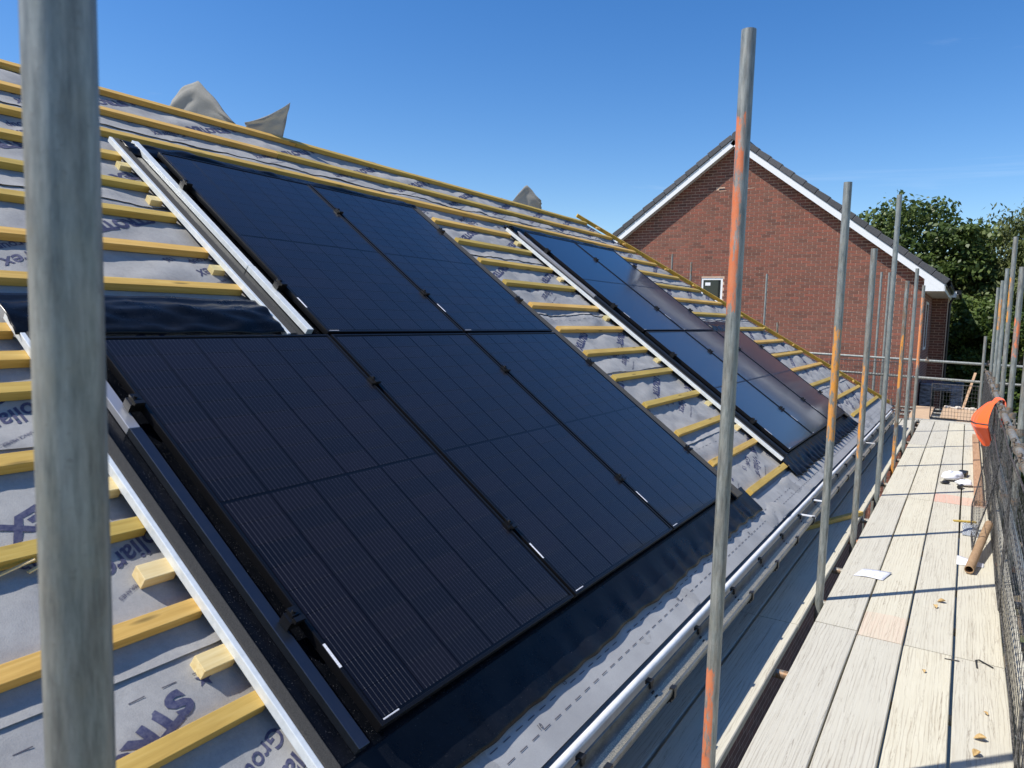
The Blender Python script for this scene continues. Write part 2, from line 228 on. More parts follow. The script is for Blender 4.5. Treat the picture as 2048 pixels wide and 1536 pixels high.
# ------------------------------------------------------------------ mesh helpers
def link(o, parent=None):
    C.objects.link(o)
    if parent is not None: o.parent = parent
    return o
def wloc(o):
    v = Vector((0, 0, 0))
    while o is not None: v += o.location; o = o.parent
    return v
def thing(name, label, cat, loc=(0, 0, 0), group=None):
    o = bpy.data.objects.new(name, None); o.empty_display_size = .1; o.location = loc; link(o); return tag(o, label, cat, group)
def tag(o, label, cat, group=None):
    o['label'] = label; o['category'] = cat
    if group: o['group'] = group
    return o
def struct(o): o['kind'] = 'structure'; return o
class MB:
    def __init__(s): s.v = []; s.f = []
    def box(s, a, b, fn=None):
        (x0, y0, z0), (x1, y1, z1) = a, b; i = len(s.v)
        P = [(x0, y0, z0), (x1, y0, z0), (x1, y1, z0), (x0, y1, z0), (x0, y0, z1), (x1, y0, z1), (x1, y1, z1), (x0, y1, z1)]
        s.v += [tuple(fn(*p)) if fn else p for p in P]
        s.f += [tuple(i+k for k in q) for q in ((0, 3, 2, 1), (4, 5, 6, 7), (0, 1, 5, 4), (1, 2, 6, 5), (2, 3, 7, 6), (3, 0, 4, 7))]; return s
    def bar(s, p, q, w, h, up=(0, 0, 1)):
        p, q = Vector(p), Vector(q); d = (q-p).normalized(); r = d.cross(Vector(up)).normalized(); u = r.cross(d); L = (q-p).length
        return s.box((0, -w/2, -h/2), (L, w/2, h/2), lambda x, y, z: p+d*x+r*y+u*z)
    def tube(s, pts, rad, seg=12, caps=True, fn=None):
        pts = [Vector(p) for p in pts]; n = len(pts); rad = rad if isinstance(rad, (list, tuple)) else [rad]*n; i0 = len(s.v); ref = None
        for k, p in enumerate(pts):
            d = (pts[min(k+1, n-1)]-pts[max(k-1, 0)]).normalized()
            if ref is None: ref = d.orthogonal().normalized()
            ref = (ref-d*ref.dot(d)).normalized(); b = d.cross(ref)
            for j in range(seg):
                t = 2*math.pi*j/seg; s.v.append(tuple(p+(ref*math.cos(t)+b*math.sin(t))*rad[k]))
        for k in range(n-1):
            for j in range(seg):
                a = i0+k*seg+j; b = i0+k*seg+(j+1) % seg; s.f.append((a, b, b+seg, a+seg))
        if caps: s.f.append(tuple(i0+j for j in reversed(range(seg)))); s.f.append(tuple(i0+(n-1)*seg+j for j in range(seg)))
        return s
    def pipe(s, p, q, ro, ri, seg=20):
        p, q = Vector(p), Vector(q); d = (q-p).normalized(); a = d.orthogonal().normalized(); b = d.cross(a); i = len(s.v)
        for c, r in ((p, ro), (q, ro), (q, ri), (p, ri)):
            for j in range(seg): t = 2*math.pi*j/seg; s.v.append(tuple(c+(a*math.cos(t)+b*math.sin(t))*r))
        for k in range(4):
            for j in range(seg): s.f.append((i+k*seg+j, i+k*seg+(j+1) % seg, i+((k+1) % 4)*seg+(j+1) % seg, i+((k+1) % 4)*seg+j))
        return s
    def grid(s, nu, nv, fn, flip=False):
        i = len(s.v)
        for a in range(nu+1):
            for b in range(nv+1): s.v.append(tuple(fn(a/nu, b/nv)))
        for a in range(nu):
            for b in range(nv):
                q = (i+a*(nv+1)+b, i+(a+1)*(nv+1)+b, i+(a+1)*(nv+1)+b+1, i+a*(nv+1)+b+1); s.f.append(q[::-1] if flip else q)
        return s
    def poly(s, pts): i = len(s.v); s.v += [tuple(p) for p in pts]; s.f.append(tuple(range(i, i+len(pts)))); return s
    def mesh(s, name, mat, off=(0, 0, 0), smooth=False):
        m = bpy.data.meshes.new(name); ox, oy, oz = off
        m.from_pydata([(x-ox, y-oy, z-oz) for x, y, z in s.v], [], s.f); m.materials.append(M[mat] if isinstance(mat, str) else mat)
        if smooth: m.polygons.foreach_set('use_smooth', [True]*len(m.polygons))
        m.update(); return m
    def build(s, name, mat, parent=None, smooth=False, loc=None, bevel=0):
        base = wloc(parent) if parent is not None else Vector((0, 0, 0)); l = Vector(loc) if loc is not None else base
        o = bpy.data.objects.new(name, s.mesh(name, mat, l, smooth)); o.location = l-base; link(o, parent)
        if bevel:
            b = o.modifiers.new('bevel', 'BEVEL'); b.width = bevel; b.segments = 2; b.limit_method = 'ANGLE'
        return o
def solid(o, t, off=0):
    m = o.modifiers.new('thickness', 'SOLIDIFY'); m.thickness = t; m.offset = off; return o
def autosmooth(o, deg=35):
    me = o.data; me.polygons.foreach_set('use_smooth', [True]*len(me.polygons))
    try: me.set_sharp_from_angle(angle=R(deg))
    except Exception: pass
    return o
def copy_tree(src, loc):
    def cp(o, parent):
        c = o.copy(); C.objects.link(c); c.parent = parent
        for ch in list(o.children): cp(ch, c)
        return c
    r = cp(src, None); r.location = loc; return r

# ------------------------------------------------------------------ roof frame: y along the eaves, s up the slope, n out of the roof (n = 0 is the glass of the panels)
TH = R(35.62); CT, ST = math.cos(TH), math.sin(TH)
def rp(y, s, n): return Vector((-s*CT+n*ST, y, s*ST+n*CT))
RIDGE, EAVE, YL = 4.56, -.352, -5.0
def yhip(s): return 12.62-.918*s
GZ = -5.6            # site ground
DZ = -.63            # top of the scaffold boards
def rbox(mb, y0, y1, s0, s1, n0, n1): return mb.box((y0, s0, n0), (y1, s1, n1), rp)
BAT = [-.04, .285, .615, .945, 1.275, 1.588, 1.905, 2.235, 2.56, 2.888, 3.195, 3.52, 3.82, 4.145, 4.48]   # upper edges of the battens
MN = -.117           # mean plane of the membrane
def nz(x, y, z=0): return mnoise.noise(Vector((x, y, z)))
def memb(y, s):
    """height of the felt: pinned under battens, sagging and rucked between them"""
    k = 1.0
    for b in BAT:
        d = abs(s-(b-.025)); k = min(k, max(0, (d-.022)/.075))
    k = k*k*(3-2*k); lo = 0
    h = .013*nz(y*1.6, s*1.5, 3)+.011*nz(y*4.2, s*3.1, 9)+.006*nz(y*9, s*12, 1)
    h += .010*max(0, nz(y*2.2, s*5.5, 20))*1.6 + .004*nz(y*22, s*9, 7)
    return MN+k*(h*(1.35 if y > 3.7 else 1.0)+.002)-.002*(1-k)

def build_house():
    H = thing('unfinished_house', 'unfinished house with battened grey membrane roof and a hip towards the brick gable', 'house', (0, 0, GZ))
    # walls under the eaves
    w = MB(); x0, x1, y0, y1, zt = -7.5, -.06, YL+.1, 12.35, -.52
    w.box((x1-.3, y0, GZ), (x1, y1, zt)); w.box((x0, y0, GZ), (x0+.3, y1, zt)); w.box((x0+.3, y1-.3, GZ), (x1-.3, y1, zt)); w.box((x0+.3, y0, GZ), (x1-.3, y0+.3, zt))
    w.build('wall', 'brickwork', H)
    f = MB(); f.box((.205, YL, -.50), (.225, 12.62, -.335)); f.build('fascia_board', 'upvc', H)
    f = MB(); f.box((-.06, YL, -.502), (.203, 12.6, -.488)); f.build('soffit_board', 'upvc', H)
    # membrane sheets, each lapping over the one below
    laps = [EAVE, .475, 1.317, 2.10, 2.98, 3.93, RIDGE]
    sheets = []
    for k in range(len(laps)-1):
        a = laps[k]; b = min(laps[k+1]+.05, RIDGE) if k < len(laps)-2 else RIDGE
        rows = max(10, int((b-a)/.03)); cols = 430
        def fn(u, v, a=a, b=b, k=k):
            s = a+(b-a)*v; yh = yhip(s); y = YL+(yh-YL)*(u**1.0)
            lift = .007*math.exp(-(s-a)/.05)*(1 if k else 0)*(1+.9*nz(y*2.1, k*7.)) if k else 0
            s2 = s+(.012*nz(y*1.7, k*3.3)*math.exp(-(s-a)/.05) if k else 0)
            top = -.006*max(0, (s-laps[k+1]))/.05 if k < len(laps)-2 else 0
            return rp(y, s2, memb(y, s)+lift+top)
        o = MB().grid(cols, rows, fn).build('membrane_sheet', 'membrane', H, smooth=True); sheets.append(o)
    # the back slope and the hip end
    bk = MB(); zr = RIDGE*ST+MN*CT; xr = -RIDGE*CT+MN*ST; ze = EAVE*ST+MN*CT; xe = -EAVE*CT+MN*ST
    xb = 2*xr-xe; A = (xr-.002, YL, zr-.004); B = (xr-.002, yhip(RIDGE), zr-.004)
    bk.poly([A, B, (xb, yhip(EAVE), ze), (xb, YL, ze)][::-1]); bk.poly([B, (xe, yhip(EAVE)+.003, ze), (xb, yhip(EAVE)+.003, ze)]); bk.build('back_membrane', 'membrane', H)
    # smooth felt strip along the eaves with dashed print
    def ey(u, v):
        y = YL+(12.66-YL)*u; s = EAVE-.006+.24*v
        return rp(y, s, MN+.010+.003*nz(y*1.3, s*6, 4)+.0015*nz(y*7, s*9))
    es = MB().grid(260, 8, ey).build('eaves_strip', 'eaves', H, smooth=True)
    d = MB(); y = -1.0; k = 0
    while y < 12.3:
        for s0, ph in ((-.228, 0), (-.283, .03)):
            yy = y+ph
            h = MN+.0125+.003*nz(yy*1.3, s0*6, 4)+.0015*nz(yy*7, s0*9)
            if (k % 7) != 3 or s0 < -.25: d.poly([rp(yy, s0-.0016, h), rp(yy+.042, s0-.0016, h), rp(yy+.042, s0+.0016, h), rp(yy, s0+.0016, h)])
        y += .075; k += 1
    d.build('dashed_print', 'inkline', es)['kind'] = 'stuff'
    # white eaves trim under the felt edge
    t = MB().tube([(.2455+.0012*nz(q*1.3, 3), q, -.327+.0012*nz(q*1.1, 7)) for q in np.arange(YL, 12.65, .25)], .0155, 14); t.build('eaves_trim', 'upvc', H, smooth=True)
    # battens in lengths, with butt joints
    def batten(y0, y1, st, w=.05, th=.037, name='batten', mat='batten', skew=0):
        mb = MB(); n0 = MN+.002; N = max(1, int((y1-y0)/.6)); ph = random.random()*50
        def wob(y): return .0025*nz(y*.9+ph, st), .0018*nz(y*.8+ph, st+5)
        i = 0
        for q in range(N+1):
            y = y0+(y1-y0)*q/N; a, b = wob(y)
            mb.v += [tuple(rp(y, s+a+skew*(y-y0), n+b)) for s, n in ((st-w, n0), (st, n0), (st, n0+th), (st-w, n0+th))]
            if q: 
                for e in range(4): mb.f.append((4*(q-1)+e, 4*(q-1)+(e+1) % 4, 4*q+(e+1) % 4, 4*q+e))
        mb.f.append((3, 2, 1, 0)); mb.f.append((4*N, 4*N+1, 4*N+2, 4*N+3)); mb.f = [f[::-1] for f in mb.f]
        c = rp((y0+y1)/2, st, n0); return mb.build(name, mat, H, loc=c, bevel=.0015)
    L1, L2, R1 = -.185, .968, 3.80          # where array 1 interrupts the battens
    A2L, A2M, A2R = 5.115, 7.82, 8.95
    for b in BAT:
        if b > 3.7:
            cuts = [YL, -2.1, 2.6+random.uniform(-.6, .6), 6.4+random.uniform(-.5, .5), yhip(b)-.05]
            for p, q in zip(cuts, cuts[1:]): batten(p, q-.003, b)
            continue
        lend = L2 if b > 1.95 else L1
        if b > 0: batten(YL, -2.3, b); batten(-2.297, lend, b)
        if b > 0: batten(R1+.03, A2L, b)
        else: batten(3.93, 5.2, b)
        batten((A2M if b > 1.95 else A2R) if b > 0 else 9.5, yhip(b)-.05, b)
    batten(YL, L1, 1.748)                      # the doubled batten level with the panel joint
    for st in (.772, .445, 1.115):             # short pale noggins that carry the tray edge
        batten(-.285, L1+.0, st, .055, .04, 'noggin', 'batten_pale')
    for st in (.80, .47, 2.08, 2.72, 3.36, 1.42): batten(5.04, A2L, st, .05, .036, 'noggin', 'batten_pale')
    for st in (2.40, 3.05, 3.40): batten(.90, L2, st, .05, .036, 'noggin', 'batten_pale')
    # hip batten, laid double along the hip
    a, b2 = rp(yhip(4.62), 4.62, MN+.045), rp(yhip(-.25), -.25, MN+.045)
    nrm = Vector((ST, 0, CT))
    o = MB().bar(a, b2, .045, .05, nrm).build('hip_batten', 'hip_batten', H, loc=(a+b2)/2, bevel=.002)
    for k in range(9):                         # nail plates / offcuts along the hip
        s = .35+k*.5+random.uniform(-.1, .1); p = rp(yhip(s)-.06, s, MN+.055); q = p+rp(0, random.uniform(-.02, .05), .0)+Vector((0, -.1-.06*random.random(), 0))
        MB().bar(p, q, .022, .02, nrm).build('hip_offcut', 'batten', H, loc=p)
    # gutter: half round, clips, sleeve joints
    gx, gr, gz = .318, .052, -.360
    g = MB(); y0, y1, ns = YL, 12.7, 14
    prof = []
    for k in range(ns+1):
        t = math.pi*k/ns; prof.append((gx-gr*math.cos(t), gz-gr*1.05*math.sin(t)))
    prof = [(gx-gr+.006, gz+.004), (gx-gr, gz+.004)]+prof+[(gx+gr, gz+.006), (gx+gr-.008, gz+.006), (gx+gr-.008, gz+.001)]
    G = MB(); G.grid(40, len(prof)-1, lambda u, v: (prof[round(v*(len(prof)-1))][0], y0+(y1-y0)*u, prof[round(v*(len(prof)-1))][1]))
    go = G.build('gutter', 'gutter', H, loc=(gx, 4, gz)); autosmooth(go, 50); solid(go, .003)
    cl = MB(); cl.box((gx-gr-.012, -.016, gz-.004), (gx-gr+.014, .016, gz+.012)); cl.box((gx-gr+.006, -.010, gz-.02), (gx-gr+.013, .010, gz-.003)); cl.box((gx+gr-.013, -.016, gz+.002), (gx+gr+.008, .016, gz+.013))
    cl.box((gx+gr+.003, -.012, gz-.03), (gx+gr+.008, .012, gz+.003))
    for q in range(10):
        t0, t1 = math.pi*q/10, math.pi*(q+1)/10; cl.bar((gx-(gr+.005)*math.cos(t0), 0, gz-(gr*1.05+.005)*math.sin(t0)), (gx-(gr+.005)*math.cos(t1), 0, gz-(gr*1.05+.005)*math.sin(t1)), .022, .004, (0, 1, 0)) if False else cl.box((min(gx-(gr+.005)*math.cos(t0), gx-(gr+.005)*math.cos(t1))-.002, -.011, gz-(gr*1.05+.004)*max(math.sin(t0), math.sin(t1))-.003), (max(gx-(gr+.005)*math.cos(t0), gx-(gr+.005)*math.cos(t1))+.002, .011, gz-(gr*1.05+.004)*min(math.sin(t0), math.sin(t1))))
    cm = None
    for k in range(20):
        y = .69+k*.622-1.244
        if cm is None: c = cl.build('gutter_clip', 'black', go, loc=(0, 0, 0)); cm = c.data; c.location = (0-gx, y-4, 0-gz)
        else: c = bpy.data.objects.new('gutter_clip', cm); c.location = (0-gx, y-4, 0-gz); link(c, go)
    for y in (4.42, 4.98, 8.6):
        j = MB(); j.grid(1, ns, lambda u, v: (gx-(gr+.004)*math.cos(math.pi*v), y+.055*u, gz-(gr*1.05+.004)*math.sin(math.pi*v))); j.box((gx-gr, y+.015, gz+.006), (gx+gr, y+.04, gz+.011)); solid(j.build('gutter_joint', 'upvc', go), .004)
    e = MB(); e.poly([(p[0], 12.7, p[1]) for p in prof[1:-3]]); e.build('gutter_end', 'upvc', go)
    return H, sheets
HOUSE, SHEETS = build_house()

# printed lettering on the membrane, slanted and upside down as the roll was laid
def text_mesh(body, size, shear=0, bold=0):
    cu = bpy.data.curves.new('lettering', 'FONT'); cu.body = body; cu.size = size; cu.shear = shear; cu.offset = bold; cu.align_x = 'CENTER'; cu.align_y = 'CENTER'; cu.resolution_u = 3
    o = bpy.data.objects.new('lettering', cu); C.objects.link(o); dg = bpy.context.evaluated_depsgraph_get()
    me = bpy.data.meshes.new_from_object(o.evaluated_get(dg)); bpy.data.objects.remove(o); bpy.data.curves.remove(cu)
    bm = bmesh.new(); bm.from_mesh(me); xs = [v.co.x for v in bm.verts]; ys = [v.co.y for v in bm.verts]
    st = max(.018, size*.2)
    for ax, lo, hi in ((0, min(xs), max(xs)), (1, min(ys), max(ys))):
        p = lo+st
        while p < hi:
            c = [0, 0, 0]; n = [0, 0, 0]; c[ax] = p; n[ax] = 1
            bmesh.ops.bisect_plane(bm, geom=bm.verts[:]+bm.edges[:]+bm.faces[:], plane_co=c, plane_no=n); p += st
    vs = [tuple(v.co) for v in bm.verts]; bm.verts.index_update(); fs = [tuple(v.index for v in f.verts) for f in bm.faces]; bm.free(); bpy.data.meshes.remove(me); return vs, fs
def star_mesh(r):
    vs = [(0, 0, 0)]+[((r if k % 2 == 0 else r*.42)*math.cos(math.pi/2+k*math.pi/5), (r if k % 2 == 0 else r*.42)*math.sin(math.pi/2+k*math.pi/5), 0) for k in range(10)]
    return vs, [(0, k+1, (k+1) % 10+1) for k in range(10)]
def print_text():
    big = text_mesh('STROTEX', .090, 0, .0052); big[0][:] = [(x*1.25, y, z) for x, y, z in big[0]]
    logo = text_mesh('Foliarex', .098, .35, .0016); grp = text_mesh('Group', .07, .2, .001); small = text_mesh('HIGH PERFORMANCE MEMBRANES', .018); num = text_mesh('135', .05, 0, .001); st = star_mesh(.026)
    laps = [EAVE, .475, 1.317, 2.10, 2.98, 3.93, RIDGE+.1]
    ang = R(205); ca, sa = math.cos(ang), math.sin(ang); acc = [MB() for _ in SHEETS]
    def sheet(s):
        for k in range(len(laps)-1):
            if laps[k]+.02 <= s < laps[k+1]+.0: return k
        return None
    def put(tm, y0, s0, dx=0, dy=0):
        vs, fs = tm; k = sheet(s0)
        if k is None: return
        pts = []
        for x, y, z in vs:
            x += dx; y += dy; yy = y0+x*ca-y*sa; ss = s0+x*sa+y*ca; pts.append((yy, ss))
        mb = acc[k]; i = len(mb.v); ok = []
        for yy, ss in pts:
            a = laps[k]; lift = .007*math.exp(-(ss-a)/.05)*(1+.9*nz(yy*2.1, k*7.)) if k else 0
            ok.append(a+.012 < ss < laps[k+1]-.012 and YL < yy < yhip(ss)-.05)
            mb.v.append(tuple(rp(yy, ss, memb(yy, ss)+lift+.0016)))
        for f in fs:
            if all(ok[j] for j in f): mb.f.append(tuple(i+j for j in f))
    # words repeat along the roll; every roll starts somewhere else
    for k, (s1, s2, ph) in enumerate(((.27, .06, -.56), (1.11, .85, -.30), (1.76, 1.46, .1), (2.76, 2.42, .62), (3.36, 3.64, .25), (4.30, 4.06, .42))):
        step = .80 if k != 3 else .86
        y = ph-3*step
        while y < 12:
            put(big, y, s1); put(st, y, s1, -.31, .012); put(st, y, s1, .31, .012)
            y2 = y+(.06 if k == 1 else .36); put(logo, y2, s2); put(grp, y2, s2, .02, -.09); put(small, y2, s2, .02, .085); put(num, y2-.25, s2+.05)
            y += step
    for mb, sh in zip(acc, SHEETS):
        if mb.f: mb.build('print_lettering', 'ink', sh)['kind'] = 'stuff'
    # short dashed selvedge print near each lap
    for k in range(1, 6):
        mb = MB(); y = YL+.2
        while y < 11:
            s = laps[k]-.06
            if y < yhip(s)-.1:
                kk = k-1; h = memb(y, s)+.0018; h2 = memb(y+.04, s)+.0018
                mb.poly([rp(y, s-.0015, h), rp(y+.04, s-.0015, h2), rp(y+.04, s+.0015, h2), rp(y, s+.0015, h)])
            y += .085
        mb.build('selvedge_print', 'inkline', SHEETS[k-1])['kind'] = 'stuff'
print_text()
def eaves_figures():
    es = [o for o in HOUSE.children if o.name.startswith('eaves_strip')][0]; d = MB()
    for txt, s0, y0 in (('10', -.268, .60), ('15', -.213, .85)):
        vs, fs = text_mesh(txt, .026, 0, .0003)
        for k in range(9):
            i = len(d.v); yy = y0+k*1.35; h = MN+.0128+.003*nz(yy*1.3, s0*6, 4)+.0015*nz(yy*7, s0*9)
            d.v += [tuple(rp(yy+x, s0+y, h)) for x, y, z in vs]; d.f += [tuple(i+q for q in f) for f in fs]
    d.build('printed_figures', 'inkline', es)['kind'] = 'stuff'
    for y0, y1, s0, s1 in ((-.52, -.40, .862, .892), (-.60, -.50, .872, .886)):
        a, b = rp(y0, s0, MN+.012), rp(y1, s1, MN+.03); MB().bar(a, b, .012, .004).build('splinter', 'batten_pale', HOUSE, loc=a)
eaves_figures()

# torn flaps of felt blown up over the ridge
def ridge_flaps():
    def flap(pts_fn, nu, nv, label, base):
        o = MB().grid(nu, nv, pts_fn).build('membrane_flap', 'membrane_back', None, smooth=True, loc=base); solid(o, .002); tag(o, label, 'membrane')
    def f1(u, v):    # broad sheet standing across the ridge, peak part way along
        p = rp(2.42, RIDGE-.02, MN+.01)+Vector((-.70, -.16, -.12))*(1-u); h = (.36*math.sin(math.pi/2*(.25+.75*u/.5)) if u < .5 else .36-.36*((u-.5)/.5)**1.1)*(1+.06*nz(u*6, 2))+.12*(1-u)
        if u < .12: h *= (u/.12)**.5
        a = v*1.2; return p+Vector((.03*math.sin(a*2.2), -.06*math.sin(a*2), h*math.sin(a)/math.sin(1.2)))+Vector((.012*nz(u*5, v*4), .03*nz(u*4, v*5, 3), .0))
    flap(f1, 24, 12, 'broad rounded flap of grey felt lifting above the ridge batten', rp(2.1, RIDGE, 0))
    def f2(u, v):    # thin pointed flap
        y = 2.50+.36*u; h = v*(.05+.27*u**1.2); p = rp(y+.10*v*u, RIDGE-.02, MN+.01); return p+Vector((-.03*v+.05*math.sin(u*3)*v, 0, h))+Vector((.015*nz(u*4, v*4, 8), 0, 0))
    flap(f2, 14, 14, 'small pointed curl of grey felt standing above the ridge batten', rp(2.8, RIDGE, 0))
    def f3(u, v):
        p = rp(7.25, RIDGE-.02, MN+.01)+Vector((-.42, -.2, -.05))*(1-u); h = .30*(1-abs(u-.55)/.58)+.05; return p+Vector((.02*v, -.05*v, h*v))+Vector((.015*nz(u*4, v*4, 18), .02*nz(u*5, v*3, 2), 0))
    flap(f3, 14, 10, 'low triangular flap of grey felt above the ridge nearer the brick gable', rp(7, RIDGE, 0))
ridge_flaps()

# ------------------------------------------------------------------ solar panels and their in-roof flashing
PW, PH, PG = 1.134, 1.722, .02
def make_panel(near):
    root = bpy.data.objects.new('solar_module', None); link(root)
    m = rot_roof = Matrix(((0, -CT, ST), (1, 0, 0), (0, ST, CT)))   # local x along the eaves, y up the slope, z out of the roof
    f = MB(); w = .011; t = .032
    f.box((0, 0, -t), (w, PH, 0)); f.box((PW-w, 0, -t), (PW, PH, 0)); f.box((w, 0, -t), (PW-w, w, -.0002)); f.box((w, PH-w, -t), (PW-w, PH, -.0002))
    fo = f.build('frame', 'frame', root, bevel=.0015)
    MB().box((w, w, -.012), (PW-w, PH-w, -.0045)).build('glass_sheet', 'backsheet' if near else 'farglass', root)
    if near:
        cw, ch, gx, gy = .1790, .0905, .0040, .0024; x0 = (PW-6*cw-5*gx)/2; mid = .014; y0 = (PH-18*ch-16*gy-mid)/2
        me = MB().box((-cw/2, -ch/2, -.0004), (cw/2, ch/2, .0004)).mesh('solar_cell', 'cell')
        for r in range(18):
            for c in range(6):
                o = bpy.data.objects.new('solar_cell', me); o.location = (x0+cw/2+c*(cw+gx), y0+ch/2+r*(ch+gy)+(mid-gy if r >= 9 else 0), -.0036); link(o, root)
    else:
        MB().box((w, PH/2-.008, -.0044), (PW-w, PH/2+.008, -.0038)).build('middle_seam', 'frame', root)
    MB().box((.0015, .20, .0003), (.0105, .285, .0012)).build('sticker', 'sticker', root)
    MB().box((.02, .0125, -.0040), (.085, .0165, -.0034)).build('serial_label', 'sticker', root)
    root.matrix_world = m.to_4x4(); return root
def place_panel(p, y, s, label, group): p.location = rp(y, s, 0); tag(p, label, 'solar panel', group)
ARR1 = [(0, 0, 'lower row end beside the nearest scaffold pole'), (PW+PG, 0, 'middle of the lower row'), (2*(PW+PG), 0, 'lower row end facing the glossy block'),
        (PW+PG, PH+PG, 'upper row, beside the step in the white trim'), (2*(PW+PG), PH+PG, 'upper row, on the side facing the glossy block')]
A2 = 5.30
ARR2 = [(A2, 0, 'lower row end beside the white trim'), (A2+PW+PG, 0, 'middle of the lower row'), (A2+2*(PW+PG), 0, 'lower row end nearest the hip batten'), (A2, PH+PG, 'upper row, beside the white trim'), (A2+PW+PG, PH+PG, 'upper row, on the side nearest the hip batten')]
def panels():
    for arr, near, nm in ((ARR1, True, 'black finely lined solar panel, '), (ARR2, False, 'smooth glossy solar panel, ')):
        proto = None
        for y, s, lab in arr:
            if proto is None: p = proto = make_panel(near)
            else: p = copy_tree(proto, (0, 0, 0))
            place_panel(p, y, s, nm+lab, 'solar panels set into the roof')
panels()

def flashing(y0, up0, up1, label, soft, stubs):
    """tray under one block: lower row y0..y0+3 panels, upper row up0..up1"""
    T = thing('solar_flashing', label, 'flashing', rp(y0, 0, MN), 'flashing round the solar blocks'); yr = y0+3*PW+2*PG; H2 = 2*PH+PG
    TN = -.062
    up_l = up0-.16; up_r = up1+.16
    rbox(MB(), y0-.165, yr+.165, -.015, PH+.06, TN-.012, TN).build('tray', 'tray', T)
    rbox(MB(), up_l, up_r, PH+.062, H2+.16, TN-.012, TN).build('tray', 'tray', T)
    def side(yl, s0, s1, sgn, trim=True):
        """one edge: outer white lip, foam strip, aluminium upstand; sgn=-1 left edge, +1 right edge"""
        Y = lambda a: yl+sgn*a
        bx = lambda a, b, n0, n1, sa=s0, sb=s1: rbox(MB(), min(Y(a), Y(b)), max(Y(a), Y(b)), sa, sb, n0, n1)
        if trim: bx(.178, .196, -.078, -.047).build('edge_trim', 'trim', T, bevel=.002)
        (bx(.137, .1765, -.062+.001, -.046) if trim else bx(.052, .172, -.061, -.030)).build('foam_strip', 'foam', T, bevel=.004)
        if trim:
            q = s0+(s1-s0)*(.66 if s0 < 1 else .3); smat = 'alu' if s0 < 1 else 'trim'  # reflection gradient painted per piece: dark low, brighter above, white on upper row
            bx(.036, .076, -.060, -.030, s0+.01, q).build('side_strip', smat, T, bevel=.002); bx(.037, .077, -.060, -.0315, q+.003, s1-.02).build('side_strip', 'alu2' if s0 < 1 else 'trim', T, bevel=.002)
        else: bx(.03, .05, -.060, -.038).build('side_strip', 'tray', T)
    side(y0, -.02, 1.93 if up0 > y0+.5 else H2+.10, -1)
    if up0 > y0+.5: side(up0, 1.79, H2+.17, -1)
    side(yr, -.06, (PH+.12) if up1 < yr-.5 else H2+.12, 1, False)
    if up1 < yr-.5: side(up1, PH+.1, H2+.12, 1, False)
    # bottom skirt: dead-soft flashing dressed over the eaves felt, more and more rucked
    ya, yb = y0-.19, yr+.36
    def sk(u, v):
        y = ya+(yb-ya)*u; g = min(1, max(0, (y-y0-.1)/soft[1])) if soft[1] else 1
        amp = soft[0]*(.25+.75*g); f = 30 if soft[1] else 34
        ph = y*f+2.2*nz(y*1.3, 5)+1.5*nz(y*4, 2)
        L = .205+.012*nz(y*2.3, 8)+.010*nz(y*7, 1)+amp*.6*math.sin(ph); s = -.005-L*v
        n = -.066-(.020)*v**.7+amp*(v**1.4)*(1 if not soft[1] else 1.25*(1-v)**.5+.25)*math.sin(ph)*(.6+.5*nz(y*2.1, 3))+amp*.4*v*nz(y*15, v*4)
        if v > .93: n = max(n-.004, MN+.017)
        n = max(n, MN+.0165)
        return rp(y, s, n)
    solid(MB().grid(300, 14, sk).build('skirt', 'rubber', T, smooth=True), .003)
    # loose top flashing, crumpled
    def topf(a, b, s0, dep, amp, nm='top_flap'):
        def tf(u, v):
            y = a+(b-a)*u; s = s0+dep*v+.02*nz(y*3, v*2, 6)*v; r = math.sin(math.pi*min(1, v*1.15)); n = -.052+amp*r*(.55+.6*nz(y*2.4, v*2, 1))+.010*nz(y*9, v*7, 2)-.010*v
            return rp(y, s, max(n, -.056))
        solid(MB().grid(110, 16, tf).build(nm, 'rubber', T, smooth=True), .003)
    topf(up0-.15, up1+.12, H2+.012, .17, .055)
    if up0 > y0+.5: topf(y0-.21, up0-.205, PH+.08, .26, .045)
    if up1 < yr-.5: topf(up1+.19, yr+.16, PH+.05, .22, .04)
    # clamps along the panel edges
    cm = None
    def clamp(y, s):
        nonlocal cm
        if cm is None:
            b = MB(); b.box((-.026, -.02, -.028), (.026, .02, .004)); b.box((-.018, -.028, .0045), (.018, -.012, .018)); b.box((-.012, -.004, .0045), (.016, .026, .013)); b.tube([(0, .008, .013), (0, .008, .02)], .007, 8)
            cm = b.mesh('clamp', 'clamp')
        o = bpy.data.objects.new('clamp', cm); o.matrix_world = Matrix(((0, -CT, ST, 0), (1, 0, 0, 0), (0, ST, CT, 0), (0, 0, 0, 1))); o.location = rp(y, s, .0015)-rp(y0, 0, MN); link(o, T)
    for s in (.40, 1.36):
        for k in range(4): clamp(y0+k*(PW+PG)-PG/2 + (-.012 if k == 0 else .012 if k == 3 else 0), s)
        n = round((up1-up0)/PW)
        for k in range(n+1): clamp(up0+k*(PW+PG)-PG/2 + (-.012 if k == 0 else .012 if k == n else 0), s+PH+PG)
    return T
flashing(0, PW+PG, 3*PW+2*PG, 'black flashing with white edge trim round the block farther from the brick gable', (.009, 2.6), True)
flashing(A2, A2, A2+2*PW+PG, 'black flashing with ruffled skirt round the block next to the hip', (.024, 0), True)

